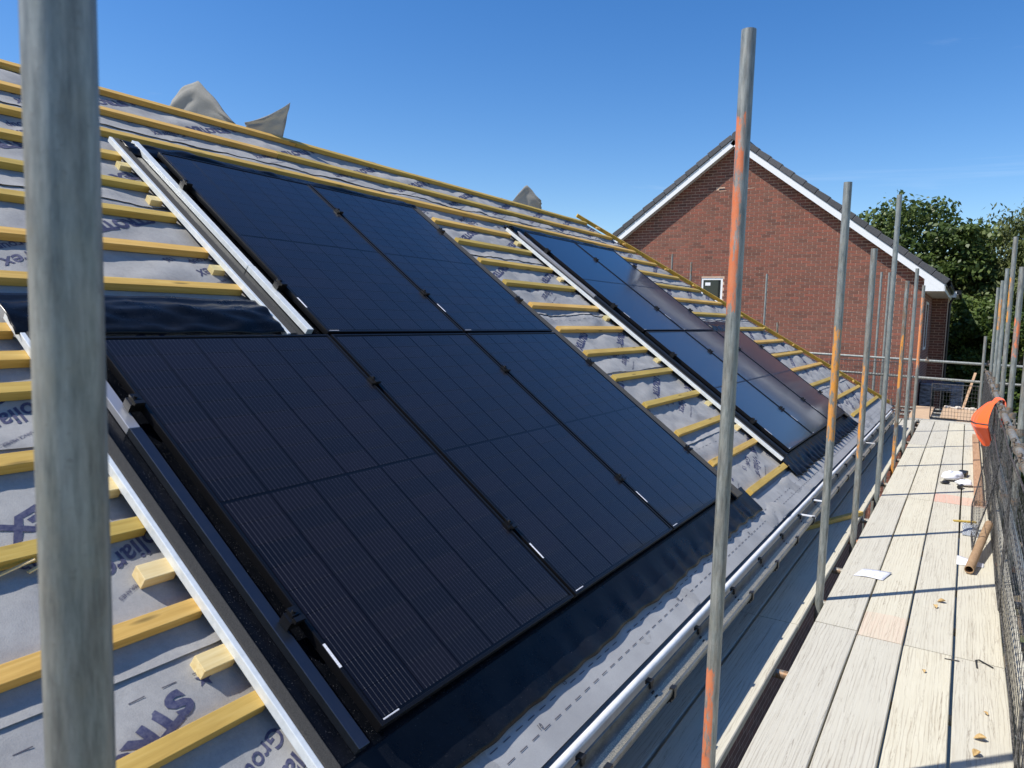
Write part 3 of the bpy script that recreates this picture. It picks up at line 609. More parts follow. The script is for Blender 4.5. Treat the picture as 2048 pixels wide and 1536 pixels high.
# ------------------------------------------------------------------ scaffold
def put_props(o, paint=None, side=-2.0, rust=0.0, paint2=None, col=(.85, .22, .03)):
    lo, hi = paint or (90, 91); o['paint_lo'], o['paint_hi'] = float(lo), float(hi); lo, hi = paint2 or (90, 91); o['paint_lo2'], o['paint_hi2'] = float(lo), float(hi)
    o['paint_side'] = float(side); o['rust'] = float(rust); o['paint_color'] = [float(c) for c in col]
RT = .02415
def pole(x, y, z0, z1, label, group, lean=(0, 0), **k):
    base = (x, y, z0); o = MB().pipe((x-lean[0]*.0, y, z0), (x+lean[0], y+lean[1], z1), RT, RT-.004, 28).build('scaffold_pole', 'tube', None, smooth=False, loc=base); autosmooth(o, 40)
    put_props(o, **k); return tag(o, label, 'scaffold pole', group)
ORG = (.62, .15, .045); AMB = (.68, .27, .02)
GI = 'upright scaffold poles in the deck gap'
pole(.700, -1.130, GZ, 3.4, 'thick-looking unpainted grey scaffold pole standing in front of the bare battens', GI, rust=.12)
pole(.585, 1.088, GZ, 2.073, 'scaffold pole with long flaking orange band, standing before the near solar block', GI, paint=(1.14, 1.80), paint2=(-1.6, -.10), side=-.05, rust=.15, col=ORG)
pole(.585, 3.445, GZ, 1.975, 'scaffold pole grey above and solid amber painted below', GI, paint=(.40, 1.09), rust=.1, col=AMB)
pole(.585, 5.05, GZ, 1.727, 'short dull grey scaffold pole with a faint amber stripe low on one side', GI, paint=(.05, .80), side=.55, rust=.25, col=AMB)
pole(.585, 6.86, GZ, 2.421, 'clean blue-grey scaffold pole, tallest of the poles in front of the gable', GI, rust=0)
pole(.585, 8.75, GZ, 1.675, 'rust-brown scaffold pole with a narrow amber band at mid height', GI, paint=(.35, 1.0), side=.1, rust=.75, paint2=(-1, -.25), col=AMB)
pole(.585, 10.43, GZ, 1.941, 'plain pale grey scaffold pole between a rusty pole and an orange pole', GI, rust=.05)
pole(.585, 12.38, GZ, 1.799, 'scaffold pole painted orange over most of its visible length', GI, paint=(.42, 1.6), rust=.3, col=(.75, .25, .07))
GO = 'upright scaffold poles outside the guard rail'
pole(1.640, 4.98, GZ, .995, 'short grey scaffold pole outside the rail, beside the orange cloth', GO, rust=.3)
pole(1.640, 6.75, GZ, 1.69, 'scaffold pole outside the rail with a bright orange band at mid height', GO, paint=(.86, 1.21), rust=.2, col=(.85, .2, .06))
pole(1.640, 8.65, GZ, 2.16, 'tallest scaffold pole outside the rail, with a faint rusty stripe', GO, paint=(1.2, 1.7), side=.75, rust=.2, col=AMB)
pole(1.640, 10.3, GZ, 1.92, 'plain blue-grey scaffold pole outside the rail', GO)
pole(1.650, 12.1, GZ, 1.86, 'scaffold pole outside the rail with an amber band near its top', GO, paint=(1.10, 1.57), side=-.6, col=AMB)
pole(1.640, 13.75, GZ, 1.83, 'grey scaffold pole outside the rail, last but one before the deck end', GO, rust=.1)
pole(1.525, 14.02, GZ, .985, 'short scaffold pole at the deck corner where the end rails meet', GO, rust=.3)
GB = 'far scaffold poles in front of the brick gable'
for x, zt, r, lab in ((-5.06, 2.74, .5, 'thin far pole in front of the gable, farthest along the hip beside another'), (-4.57, 2.53, .9, 'thin brown far pole in front of the gable next to the small window'), (-2.77, 2.24, .1, 'thin grey far pole standing alone in front of the brick gable'),
                      (-2.47, 1.13, .9, 'very short brown far pole just showing above the hip batten'), (-.40, 2.26, .1, 'first of two thin grey far poles standing close together'), (-.25, 2.25, .1, 'second of two thin grey far poles standing close together, nearer the gable corner')):
    pole(x, 16, GZ, zt, lab, GB, rust=r)

def coupler(p, axis, parent):
    """right-angle coupler: two saddles with a hinge bolt"""
    p = Vector(p); a = Vector(axis); b = MB()
    q = p+Vector((.05, 0, 0)) if abs(a.x) < .5 else p+Vector((0, .05, 0))
    b.pipe(p-a*.026, p+a*.026, .033, .0245, 16); b.pipe(q-Vector((0, 0, .026)), q+Vector((0, 0, .026)), .033, .0245, 16)
    o = p-(q-p).normalized()*.03; b.tube([o+Vector((0, 0, .02))-a*.0, o+Vector((0, 0, .075))], .008, 8); b.tube([o+Vector((0, 0, .052)), o+Vector((0, 0, .068))], .015, 6); b.bar(p+Vector((0, 0, .03)), p+Vector((0, 0, .042)), .03, .05, (1, 0, 0))
    b.tube([q+Vector((-.02, .03, .0)), q+Vector((.03, .055, .01))], .008, 8); b.tube([q+Vector((.02, .05, .008)), q+Vector((.034, .057, .011))], .015, 6)
    return b.build('coupler', 'coupler', parent, loc=p)
def rail(p, q, label, group, coup=(), **k):
    T = thing('guard_rail', label, 'scaffold tube', p, group); o = MB().pipe(p, q, RT, RT-.004, 20).build('tube', 'tube', T, loc=p); autosmooth(o, 40); put_props(o, **k)
    P, Q = Vector(p), Vector(q); d = (Q-P).normalized()
    for t in coup: coupler(P+d*t, d, T)
    return T
GR = 'scaffold rails round the deck'
rail((1.583, -3.0, .40), (1.583, 7.9, .365), 'weathered guard rail tube with couplers, orange cloth hanging from it', GR, (3.95, 5.0, 6.35, 7.0, 7.98, 9.2, 9.75), rust=.5)
rail((1.585, 7.93, .365), (1.590, 14.3, .345), 'farther guard rail tube carrying on to the deck corner', GR, (.9, 2.37, 3.6, 4.17, 5.8), rust=.5)
rail((1.588, -3.0, -.12), (1.588, 14.2, -.15), 'mid rail tube low behind the black guards', GR, (4, 7.98, 9.75, 11.6), rust=.3)
rail((-1.45, 14.10, .535), (2.9, 14.10, .455), 'upper end rail tube crossing in front of the gable corner', GR, (1.95, 2.1, 3.05), rust=.05)
rail((-1.45, 14.10, .215), (2.9, 14.10, .13), 'lower end rail tube crossing in front of the gable corner', GR, (1.95, 3.05), rust=.2, paint=(0, 1), side=.9, col=AMB)
# transoms that carry the boards, showing in the gap
GT = 'transom tubes under the deck boards'
for i, y in enumerate((-1.02, 1.19, 2.4, 3.56, 4.3, 5.16, 5.95, 6.97, 7.8, 8.86, 9.6, 10.54, 11.4, 12.5, 13.4, 14.0)):
    T = MB().pipe((.04, y, DZ-.0385-RT), (1.78, y, DZ-.0385-RT), RT, RT-.004, 14).build('transom_tube', 'tube', None, loc=(.04, y, DZ-.0385-RT)); autosmooth(T, 40); put_props(T, rust=.9, paint=(-2, 1) if i % 4 == 1 else None, side=-2, col=(.4, .13, .045)); tag(T, 'rusty cross tube under the deck, glimpsed in the gap between boards', 'scaffold tube', GT)
# deck boards
bmesh_cache = {}
def board(x0, x1, y0, y1, label, group, z=DZ, paint=0.0, tilt=0):
    key = (round(x1-x0, 3), round(y1-y0, 2), random.randint(0, 2)); cx, cy = (x0+x1)/2, (y0+y1)/2
    if key not in bmesh_cache:
        mb = MB(); w, l = (x1-x0)/2, (y1-y0)/2; n = 24; sd = random.random()*90
        sec = [(-w, -.038), (w, -.038), (w, -.004), (w-.004, 0), (0, .0), (-w+.004, 0), (-w, -.004)]
        for k in range(n+1):
            y = -l+2*l*k/n; e = .0035*nz(y*1.1, sd); c = .003*nz(y*.8, sd+5)
            for x, zz in sec: mb.v.append((x+e*(1 if x > 0 else -.6), y, zz+c*(x/w)*.6+.0))
        m = len(sec)
        for k in range(n):
            for j in range(m): a = k*m+j; b = k*m+(j+1) % m; mb.f.append((a, b, b+m, a+m))
        mb.f.append(tuple(range(m))[::-1]); mb.f.append(tuple(n*m+j for j in range(m))); mb.f = [f[::-1] for f in mb.f]
        bmesh_cache[key] = mb.mesh('scaffold_board', 'board')
    o = bpy.data.objects.new('scaffold_board', bmesh_cache[key]); o.location = (cx, cy, z+random.uniform(-.0015, .0)); o.rotation_euler = (0, 0, tilt); link(o)
    o['half_length'] = (y1-y0)/2; o['end_paint'] = paint; return tag(o, label, 'scaffold board', group)
def deck():
    ends = [-2.9, 3.02, 6.96, 10.88, 14.2]
    lanes = [(.622, .848, 'beside the pole gap'), (.858, 1.082, 'second from the pole gap'), (1.093, 1.318, 'third from the pole gap'), (1.330, 1.553, 'alongside the black guards')]
    segs = ['with the dry leaves stretch', 'level with the white leaflet', 'level with the orange vest', 'next to the deck end']
    segs[0] = 'level with the leaves'
    pt = {(1, 0): .1, (2, 2): .75, (3, 2): .6, (2, 1): .0, (1, 1): .25}
    for li, (a, b, ln) in enumerate(lanes):
        for k in range(4):
            y0 = ends[k]+.006+(.02 if li == 0 else 0)*(k == 1); y1 = ends[k+1]-.004+(.05 if li == 0 and k == 0 else 0)
            if li == 0 and k == 1: y0 = ends[1]+.056
            if li == 0 and k == 0: y0 = -.95
            board(a, b, y0, y1, 'sunlit pale scaffold board %s, %s' % (ln, segs[k]), 'deck boards', paint=pt.get((li, k), 0), tilt=random.uniform(-.0006, .0006))
    for li, (a, b) in enumerate(((.085, .308), (.322, .550))):
        for k, (y0, y1) in enumerate(((-2.9, 2.95), (2.96, 6.85), (6.86, 10.8), (10.81, 14.15))):
            board(a, b, y0, y1, 'shaded scaffold board under the gutter, %s lane, %s' % (('wall-side', 'pole-side')[li], segs[k]), 'inner boards under the gutter')
    for li in range(6):
        x = .09+.24*li; board(x, x+.225, -2.5, 14, 'dim scaffold board of the lift below, glimpsed through the deck gap', 'boards of the lower lift', z=-2.65)
    # toe boards on edge behind the guards
    for k, (y0, y1) in enumerate(((-2.9, 4.0), (4.01, 9.0), (9.01, 14.0))):
        tag(MB().box((1.570, y0, DZ+.001), (1.606, y1, DZ+.17)).build('toe_board', 'board', None, loc=(1.588, (y0+y1)/2, DZ), bevel=.003), 'pale toe board on edge behind the black guards, %s' % segs[k], 'toe board', 'toe boards')
    tag(MB().box((.40, 14.215, DZ-.038), (1.70, 14.44, DZ+.002)).build('scaffold_board', 'board', None, loc=(1.05, 14.32, DZ-.038), bevel=.003), 'pale scaffold board laid crosswise at the end of the deck', 'scaffold board')
deck()

def brick_guard(y0, y1, top, bot, label, seed):
    """black plastic mesh guard: frame, uprights and cross wires. top/bot are (x, z)"""
    rr = random.Random(seed); G = thing('brick_guard', label, 'mesh guard', (bot[0], (y0+y1)/2, bot[1]), 'black mesh guards along the rail'); t0, b0 = Vector((top[0], 0, top[1])), Vector((bot[0], 0, bot[1]))
    P = lambda y, v: b0+(t0-b0)*v+Vector((.006*math.sin(v*7+y*2.1+seed), y, 0))
    f = MB()
    for a, b in (((y0, 0), (y0, 1)), ((y1, 0), (y1, 1)), ((y0, 0), (y1, 0)), ((y0, 1), (y1, 1))):
        f.tube([P(a[0]+(b[0]-a[0])*t, a[1]+(b[1]-a[1])*t) for t in (0, .25, .5, .75, 1)], .006, 6)
    f.build('frame', 'mesh', G)
    w = MB(); n = int((y1-y0)/.09)
    for k in range(1, n): y = y0+(y1-y0)*k/n+rr.uniform(-.004, .004); w.tube([P(y, 0), P(y, .5), P(y, 1)], .0018, 4, False)
    for k in range(1, 10): w.tube([P(y0+(y1-y0)*t/6, k/10) for t in range(7)], .0018, 4, False)
    w.build('mesh_wires', 'mesh', G)
    for y in (y0+.25, y1-.25): h = MB(); h.tube([P(y, .97), P(y, 1.0)+Vector((.02, 0, .03)), P(y, 1.0)+Vector((.05, 0, .035)), P(y, 1.0)+Vector((.075, 0, -.01))], .006, 6); h.build('hanger_hook', 'mesh', G)
k = 0
for y0, y1, tx, bx, lab in ((-.4, 1.9, 1.553, 1.548, 'black mesh guard on the rail alongside the near end of the deck'), (1.6, 3.95, 1.545, 1.556, 'black mesh guard overlapping another beside the dry leaves'),
                        (3.9, 6.15, 1.548, 1.554, 'black mesh guard below the orange cloth'), (6.45, 8.7, 1.550, 1.550, 'black mesh guard behind the brown plank'), (8.8, 11.1, 1.550, 1.550, 'black mesh guard past the orange cloth'), (11.2, 13.6, 1.550, 1.55, 'black mesh guard at the far end of the deck rail')):
    brick_guard(y0, y1, (tx, .345), (bx, DZ+.012), lab, k); k += 1
brick_guard(5.25, 7.0, (1.545, .10), (1.415, DZ+.012), 'black mesh guard leaning inwards with its foot on the deck', 11)
def end_guard(x0, x1, y, z0, z1, label):
    G = thing('brick_guard', label, 'mesh guard', ((x0+x1)/2, y, z0), 'black mesh guards on the end rail'); f = MB(); w = MB()
    for a, b in (((x0, z0), (x0, z1)), ((x1, z0), (x1, z1)), ((x0, z0), (x1, z0)), ((x0, z1), (x1, z1))): f.tube([(a[0], y, a[1]), (b[0], y, b[1])], .009, 6)
    n = int((x1-x0)/.05)
    for k in range(1, n): w.tube([(x0+(x1-x0)*k/n, y, z0), (x0+(x1-x0)*k/n, y, z1)], .0035, 4, False)
    for k in range(1, 9): w.tube([(x0, y-.006, z0+(z1-z0)*k/9), (x1, y-.006, z0+(z1-z0)*k/9)], .0035, 4, False)
    f.build('frame', 'mesh', G); w.build('mesh_wires', 'mesh', G)
end_guard(-1.0, .42, 14.05, DZ, .44, 'black mesh guard hung on the end rail in front of the brick gable')
end_guard(.75, 1.50, 14.52, DZ+.02, .05, 'low black mesh guard beyond the deck end')

# ------------------------------------------------------------------ things lying on the deck
def clutter():
    # orange cloth over the rail
    def cl(u, v):
        # v runs from the outside hem, over the rail, down the inside; u across
        L = 1.0*v; y = 7.4+.52*(u-.5)*(1-.55*abs(v-.3)*0)-.12*v
        fold = .034*math.sin(u*17+v*3)+.024*math.sin(u*34+1+v*5)+.03*nz(u*4, v*5, 2)
        if v < .18: x = 1.625+fold*.2; z = .34-.25*(.18-v)/.18*(.5+.5*u); 
        elif v < .30: t = (v-.18)/.12*math.pi; x = 1.585+.04*math.cos(t)+fold*.2; z = .385+.036*math.sin(t); y = 7.4+.30*(u-.5)
        else:
            t = (v-.30)/.70; wd = .30+.42*math.sin(min(1, t*1.35)*math.pi/2)-1.1*max(0, t-.55); y = 7.4-.05*t+wd*(u-.5)
            bul = math.sin(math.pi*(.04+.92*u))**.55; x = 1.552-.185*math.sin(min(1, .15+t*1.7)*math.pi/2)*bul*(1-.75*max(0, t-.55)/.45)+fold*(.2+.5*t)*bul; z = .385-.46*t*(1-.18*abs(u-.45))
        return (x, y, z)
    T = thing('safety_vest', 'bright orange cloth vest draped over the guard rail', 'vest', (1.57, 7.4, -.1)); o = MB().grid(26, 44, cl).build('cloth', 'orange', T, smooth=True); solid(o, .003)
    sd = o.modifiers.new('sub', 'SUBSURF'); sd.levels = 1; sd.render_levels = 1
    b = MB().grid(26, 1, lambda u, v: Vector(cl(u, .63+.018*v))+Vector((-.004, -.002, .0))).build('dark_seam', 'band', T); solid(b, .004)
    # brown plank
    T = thing('timber_plank', 'brown notched timber length lying along the deck edge by the guards', 'timber', (1.475, 9.7, DZ))
    MB().box((1.435, 7.02, DZ+.001), (1.512, 12.4, DZ+.048)).build('plank', 'plank', T, loc=(1.475, 9.7, DZ), bevel=.002)
    # leaflet
    def lf(u, v): return (.705+.185*u+.04*v, 4.06+.02*u+.20*v+.01*math.sin(u*4), DZ+.003+.006*u*v+.004*(1-v)*math.sin(3.1*u))
    o = MB().grid(8, 6, lf).build('leaflet', 'paper', None, smooth=True, loc=(.8, 4.15, DZ)); solid(o, .0008); tag(o, 'white printed leaflet lying across two deck boards', 'paper')
    def lf2(u, v): return (1.315+.17*u, 4.80+.26*v*(1-.75*u)+.03*u, DZ+.003+.012*u*v)
    o = MB().grid(5, 5, lf2).build('paper_scrap', 'cloth', None, smooth=True, loc=(1.4, 4.9, DZ)); solid(o, .0008); tag(o, 'plain white paper scrap beneath the cardboard tube', 'paper')
    # cardboard tube
    p, q = Vector((1.392, 4.60, DZ+.034)), Vector((1.525, 5.72, DZ+.13)); o = MB().pipe(p, q, .030, .025, 24).build('cardboard_tube', 'card', None, loc=(p+q)/2); autosmooth(o, 40); tag(o, 'hollow brown cardboard tube propped on the deck by the leaning guard', 'tube')
    # clear bag
    def bg(u, v): return (1.345+.12*u+.01*nz(v*4, 2), 5.72+.46*v, DZ+.004+.018*math.sin(math.pi*u)*math.sin(math.pi*v)*(1+.6*nz(u*5, v*6))+.008*abs(nz(u*9, v*9, 4)))
    o = MB().grid(14, 18, bg).build('plastic_bag', 'plastic', None, smooth=False, loc=(1.4, 5.95, DZ)); solid(o, .001); tag(o, 'crinkled clear plastic bag lying flat on the deck', 'bag')
    # strip of wood at the bag
    tag(MB().bar((1.275, 6.20, DZ+.006), (1.445, 6.26, DZ+.009), .035, .01).build('wood_strip', 'batten', None, loc=(1.36, 6.2, DZ)), 'thin yellow wood strip across two boards behind the clear bag', 'offcut')
    # white bundle with black pieces
    T = thing('glove_bundle', 'crumpled white bundle with black cuffs lying beside the brown plank', 'gloves', (1.28, 8.1, DZ))
    def bd(cx, cy, rx, ry, rz, sd, rot):
        def f(u, v):
            a, b = u*2*math.pi, (v-.5)*math.pi; r = 1+.30*nz(math.cos(a)*1.5+sd, math.sin(a)*1.5, v*3)+.12*nz(u*9+sd, v*7)
            x, y, z = rx*math.cos(a)*math.cos(b)*r, ry*math.sin(a)*math.cos(b)*r, rz*(math.sin(b)+1)*r*.9
            return (cx+x*math.cos(rot)-y*math.sin(rot), cy+x*math.sin(rot)+y*math.cos(rot), DZ+.002+max(0, z))
        return f
    MB().grid(28, 14, bd(1.235, 8.28, .085, .17, .050, 1, -.5)).build('cloth', 'cloth', T, smooth=True); MB().grid(24, 12, bd(1.345, 8.00, .075, .085, .035, 4, .8)).build('cloth', 'cloth', T, smooth=True)
    MB().box((-.045, -.10, 0), (.05, .10, .055), lambda x, y, z: (1.325+x*.95+y*.12, 8.62+y-x*.12, DZ+.004+z)).build('black_cuff', 'black', T, bevel=.01)
    MB().grid(16, 8, bd(1.165, 7.98, .05, .03, .018, 9, .3)).build('black_cuff', 'black', T, smooth=True); MB().tube([(1.300, 7.76, DZ+.024), (1.325, 7.86, DZ+.026)], .022, 12).build('black_cap', 'black', T)
    # yellow batten offcut under the gutter
    tag(MB().bar((.20, 5.02, DZ+.02), (.545, 5.88, DZ+.022), .045, .036).build('batten_offcut', 'batten', None, loc=(.4, 5.5, DZ)), 'yellow batten offcut lying across the shaded inner boards', 'offcut')
    # dry leaves and shavings
    lm = None
    for k, (x, y, a, s) in enumerate(((1.245, 3.86, .3, 1), (1.215, 3.74, 2.0, .8), (1.42, 2.02, 1.1, .9), (1.435, 2.16, .2, 1.0), (1.20, 2.72, 1.9, .5), (1.46, 2.42, 2.4, .5))):
        def lfn(u, v, s=s): w = math.sin(math.pi*u)*.028*s; return (.05*s*(u-.5), w*.6*(v-.5)*2, .003+.016*s*abs(v-.5)*2*math.sin(math.pi*u)+.012*s*u*u)
        o = MB().grid(8, 4, lfn).build('dry_leaf', 'dryleaf', None, smooth=True); o.location = (x, y, DZ+.001); o.rotation_euler = (0, 0, a); solid(o, .0006)
        tag(o, 'small curled brown dry leaf or shaving on the sunlit deck boards', 'leaf', 'dry leaves on the deck')
    # bent wire tie and nails
    o = MB().tube([(1.50, 2.98, DZ+.004), (1.44, 3.04, DZ+.005), (1.425, 3.02, DZ+.006), (1.43, 2.93, DZ+.004)], .004, 6).build('wire_tie', 'black', None, loc=(1.46, 3.0, DZ)); tag(o, 'bent black wire tie on the deck beside the guards', 'wire')
    o = MB().tube([(1.285, 2.955, DZ+.003), (1.352, 2.965, DZ+.004)], .003, 6).build('nail', 'mesh', None, loc=(1.3, 2.95, DZ)); tag(o, 'straight dark nail lying across a deck board gap', 'nail')
clutter()

# beyond the deck: loading bay with plywood, rubble and a wrapped pallet
def loading_bay():
    tag(MB().box((.36, 14.62, DZ-.05), (.74, 17.3, DZ-.03)).build('plywood_sheet', 'ply', None, loc=(.6, 16, DZ), bevel=.002), 'narrow tan plywood sheet beyond the deck end, next to the gable corner', 'plywood')
    tag(MB().box((.90, 15.3, DZ-.05), (1.75, 17.5, DZ-.03)).build('plywood_sheet', 'ply', None, loc=(1.3, 16.4, DZ), bevel=.002), 'wide tan plywood sheet lying past the low guard', 'plywood')
    tag(MB().box((1.19, 14.6, DZ-.028), (1.80, 16.4, DZ-.008)).build('plywood_sheet', 'ply', None, loc=(1.5, 15.5, DZ), bevel=.002), 'upper tan plywood sheet overlapping the wide one', 'plywood')
    for k, y in enumerate((14.7, 15.6, 16.4, 17.2)):
        o = MB().pipe((-.2, y, DZ-.075), (2.2, y, DZ-.075), RT, RT-.004, 12).build('transom_tube', 'tube', None, loc=(-.2, y, DZ-.075)); autosmooth(o, 40); put_props(o, rust=.4); tag(o, 'cross tube carrying the plywood sheets beyond the deck', 'scaffold tube', 'tubes under the plywood')
    for x in (-.12, 2.1):
        for y in (14.76, 17.14):
            o = MB().pipe((x, y, GZ), (x, y, DZ+.1), RT, RT-.004, 12).build('scaffold_pole', 'tube', None, loc=(x, y, GZ)); autosmooth(o, 40); put_props(o, rust=.4); tag(o, 'low corner pole carrying the plywood loading bay', 'scaffold pole', 'loading bay poles')
    for k in range(16):
        x = .98+.045*k+random.uniform(-.02, .02); y = 17.2+random.uniform(-.14, .14); s = random.uniform(.025, .05)
        b = MB(); b.box((-s*1.5, -s, 0), (s*1.5, s, s*1.2), lambda a, c, d: (x+a*math.cos(k)-c*math.sin(k), y+a*math.sin(k)+c*math.cos(k), DZ-.0295+d))
        tag(b.build('block_offcut', 'rubble', None, loc=(x, y, DZ-.03), bevel=.008), 'pale broken block offcut in a row on the plywood edge', 'rubble', 'block offcuts on the plywood')
    tag(MB().bar((1.28, 17.25, DZ-.01), (1.46, 17.9, .12), .05, .02).build('timber_prop', 'plank', None, loc=(1.3, 17.3, DZ)), 'thin slanting timber prop beyond the plywood', 'timber')
    # wrapped pallet of blocks on the ground-floor bay
    T = thing('wrapped_pallet', 'pallet stack in bluish stretch wrap with dark openings by the gable corner', 'pallet', (.78, 19.6, GZ))
    MB().box((.38, 19.0, GZ), (1.22, 20.2, -1.0)).build('block_stack', 'render' if 'render' in M else 'rubble', T)
    for a, b in ((.34, .62), (1.0, 1.26)): MB().box((a, 18.96, -1.0), (b, 20.24, -.28), None).build('wrap_side', 'wrap', T, bevel=.02)
    MB().box((.34, 18.97, -.42), (1.26, 20.23, -.25)).build('wrap_top', 'wrap', T, bevel=.02)
loading_bay()

# ------------------------------------------------------------------ the finished brick house behind
def brick_house():
    Y = 18.0; xr, xl = .32, -8.72; cx = (xr+xl)/2; SL = .752; za = 5.72; ze = za-SL*(xr-cx)
    T = thing('brick_house', 'finished red brick house, gable with white barge boards and dark roof tiles', 'house', (cx, Y, GZ)); top = lambda x: za-SL*abs(x-cx)
    win = (-4.94, -4.36, 1.62, 2.27)
    m = MB()
    def quad(x0, x1, z0, z1): m.poly([(x0, Y, z0), (x1, Y, z0), (x1, Y, z1), (x0, Y, z1)])
    a, b, c, d = win; zb = 1.0
    quad(xl, xr, GZ, c); quad(xl, a, c, ze-.05); quad(b, xr, c, ze-.05)
    m.poly([(xl, Y, ze-.05), (a, Y, ze-.05), (a, Y, d), (b, Y, d), (b, Y, ze-.05), (xr, Y, ze-.05), (xr, Y, ze), (cx, Y, za), (xl, Y, ze)]) if d > ze-.05 else None
    for p, q in (((a, c), (a, d)), ((b, d), (b, c)), ((a, d), (b, d)), ((b, c), (a, c))): m.poly([(p[0], Y, p[1]), (p[0], Y+.07, p[1]), (q[0], Y+.07, q[1]), (q[0], Y, q[1])])
    if d <= ze-.05: quad(a, b, d, ze-.05); m.poly([(xl, Y, ze-.05), (xr, Y, ze-.05), (xr, Y, ze), (cx, Y, za), (xl, Y, ze)])
    wall = m.build('gable_wall', 'mortar', T)
    # bricks: 300 of the largest-looking are single parts, the rest one joined part
    bl, bh, j, pr = .212, .062, .013, .007; bm_ = MB().box((-bl/2, -pr, -bh/2), (bl/2, .0, bh/2)).mesh('brick', 'brick'); cand = []; rest = MB(); tint = []
    r = 0; z = GZ+.05
    vents = [(-4.49, 4.575), (-3.77, 4.60)]
    while z < za:
        x = xl+(.1125 if r % 2 else 0)-.1
        while x < xr+.2:
            x0, x1 = max(x, xl), min(x+bl, xr); zc = z+bh/2
            if z+bh > c and z < d and x1 > a-.01 and x0 < b+.01:
                if x0 < a-.01 < x1: x1 = a-.006
                elif x0 < b+.01 < x1: x0 = b+.006
                else: x1 = x0
            if x1-x0 > .03 and zc+bh/2 < top((x0+x1)/2)+.03:
                if not any(abs((x0+x1)/2-vx) < .1 and abs(zc-vz) < .04 for vx, vz in vents):
                    if x1-x0 > bl-.001 and -3.6 < x0 < .3 and 1.0 < zc < 3.1: cand.append((x0, zc))
                    else: rest.box((x0, Y-pr, z), (x1, Y, z+bh)); tint.append(random.random())
            x += bl+j
        z += bh+j; r += 1
    cand.sort(key=lambda q: (q[0]-1.27)**2*.6+(q[1]-1.8)**2)
    for x0, zc in cand[300:]: rest.box((x0, Y-pr, zc-bh/2), (x0+bl, Y, zc+bh/2)); tint.append(random.random())
    ro = rest.build('brick_course', 'brick_far', wall); ro['kind'] = 'stuff'; at = ro.data.attributes.new('tint', 'FLOAT', 'FACE'); at.data.foreach_set('value', np.repeat(np.array(tint, dtype=np.float32), 6))
    base = wloc(wall)
    for x0, zc in cand[:300]:
        o = bpy.data.objects.new('brick', bm_); o.location = Vector((x0+bl/2, Y, zc))-base; link(o, wall)
    for vx, vz in vents: MB().box((vx-.1, Y-.002, vz-.03), (vx+.1, Y, vz+.03)).build('vent_slot', 'black', wall); MB().box((vx-.1, Y-.014, vz-.045), (vx+.1, Y-.001, vz-.031)).build('vent_sill', 'mortar', wall)
    # window
    W = MB(); fw = .055; y0, y1 = Y+.01, Y+.065
    W.box((a+.002, y0, c+.002), (a+fw, y1, d-.002)); W.box((b-fw, y0, c+.002), (b-.002, y1, d-.002)); W.box((a+fw, y0, c+.002), (b-fw, y1, c+fw)); W.box((a+fw, y0, d-fw), (b-fw, y1, d-.002))
    wo = W.build('window_frame', 'white', T, bevel=.004); MB().box((a+fw, Y+.035, c+fw), (b-fw, Y+.04, d-fw)).build('pane', 'glass', wo); MB().box((a+.10, Y+.032, d-.20), (a+.24, Y+.0345, d-.12)).build('sticker', 'sticker', wo); MB().box((a-.03, Y-.04, c-.045), (b+.03, Y+.05, c-.002)).build('sill', 'white', wo)
    # other walls
    w = MB(); w.box((xr-.28, Y+.02, GZ), (xr-.002, 25.5, ze)); w.box((xl+.002, Y+.02, GZ), (xl+.28, 25.5, ze)); w.box((xl+.28, 25.2, GZ), (xr-.28, 25.5, ze)); w.build('side_wall', 'brickwork', T)
    for y0, y1, z0, z1 in ((19.4, 20.5, .55, 1.75), (22.6, 23.6, .55, 1.75)):
        f = MB(); f.box((xr-.03, y0, z0), (xr+.012, y0+.06, z1)); f.box((xr-.03, y1-.06, z0), (xr+.012, y1, z1)); f.box((xr-.03, y0+.06, z0), (xr+.012, y1-.06, z0+.06)); f.box((xr-.03, y0+.06, z1-.06), (xr+.012, y1-.06, z1)); fo = f.build('window_frame', 'white', T); MB().box((xr-.01, y0+.06, z0+.06), (xr+.003, y1-.06, z1-.06)).build('pane', 'glass', fo)
    # projecting wing with its own little gable return
    YW = 22.6; wx = .70
    wb = MB(); wt = []
    z = GZ+.05; r = 0
    while z < 1.9:
        x = xr+.004-(.1125 if r % 2 else 0)
        while x < wx:
            x0, x1 = max(x, xr+.004), min(x+bl, wx)
            if x1-x0 > .03: wb.box((x0, YW-pr, z), (x1, YW, z+bh)); wt.append(random.random())
            x += bl+j
        z += bh+j; r += 1
    wing = MB().box((xr+.001, YW, GZ), (wx, 27, 2.05)).build('wing_wall', 'mortar', T); o = wb.build('brick_course', 'brick_far', wing); o['kind'] = 'stuff'; at = o.data.attributes.new('tint', 'FLOAT', 'FACE'); at.data.foreach_set('value', np.repeat(np.array(wt, dtype=np.float32), 6))
    # roof: overhang 0.26 at the verge
    yv = Y-.26; ov = .42; cs = math.atan(SL); cc, ss = math.cos(cs), math.sin(cs); Lr = (xr-cx+ov)/cc
    def sp(side, t, h, y): # t down the slope from the apex, h above the wall-top line
        return Vector((cx+side*(t*cc+h*ss), y, za+.06-t*ss+h*cc))
    ng = 17; g = Lr/ng
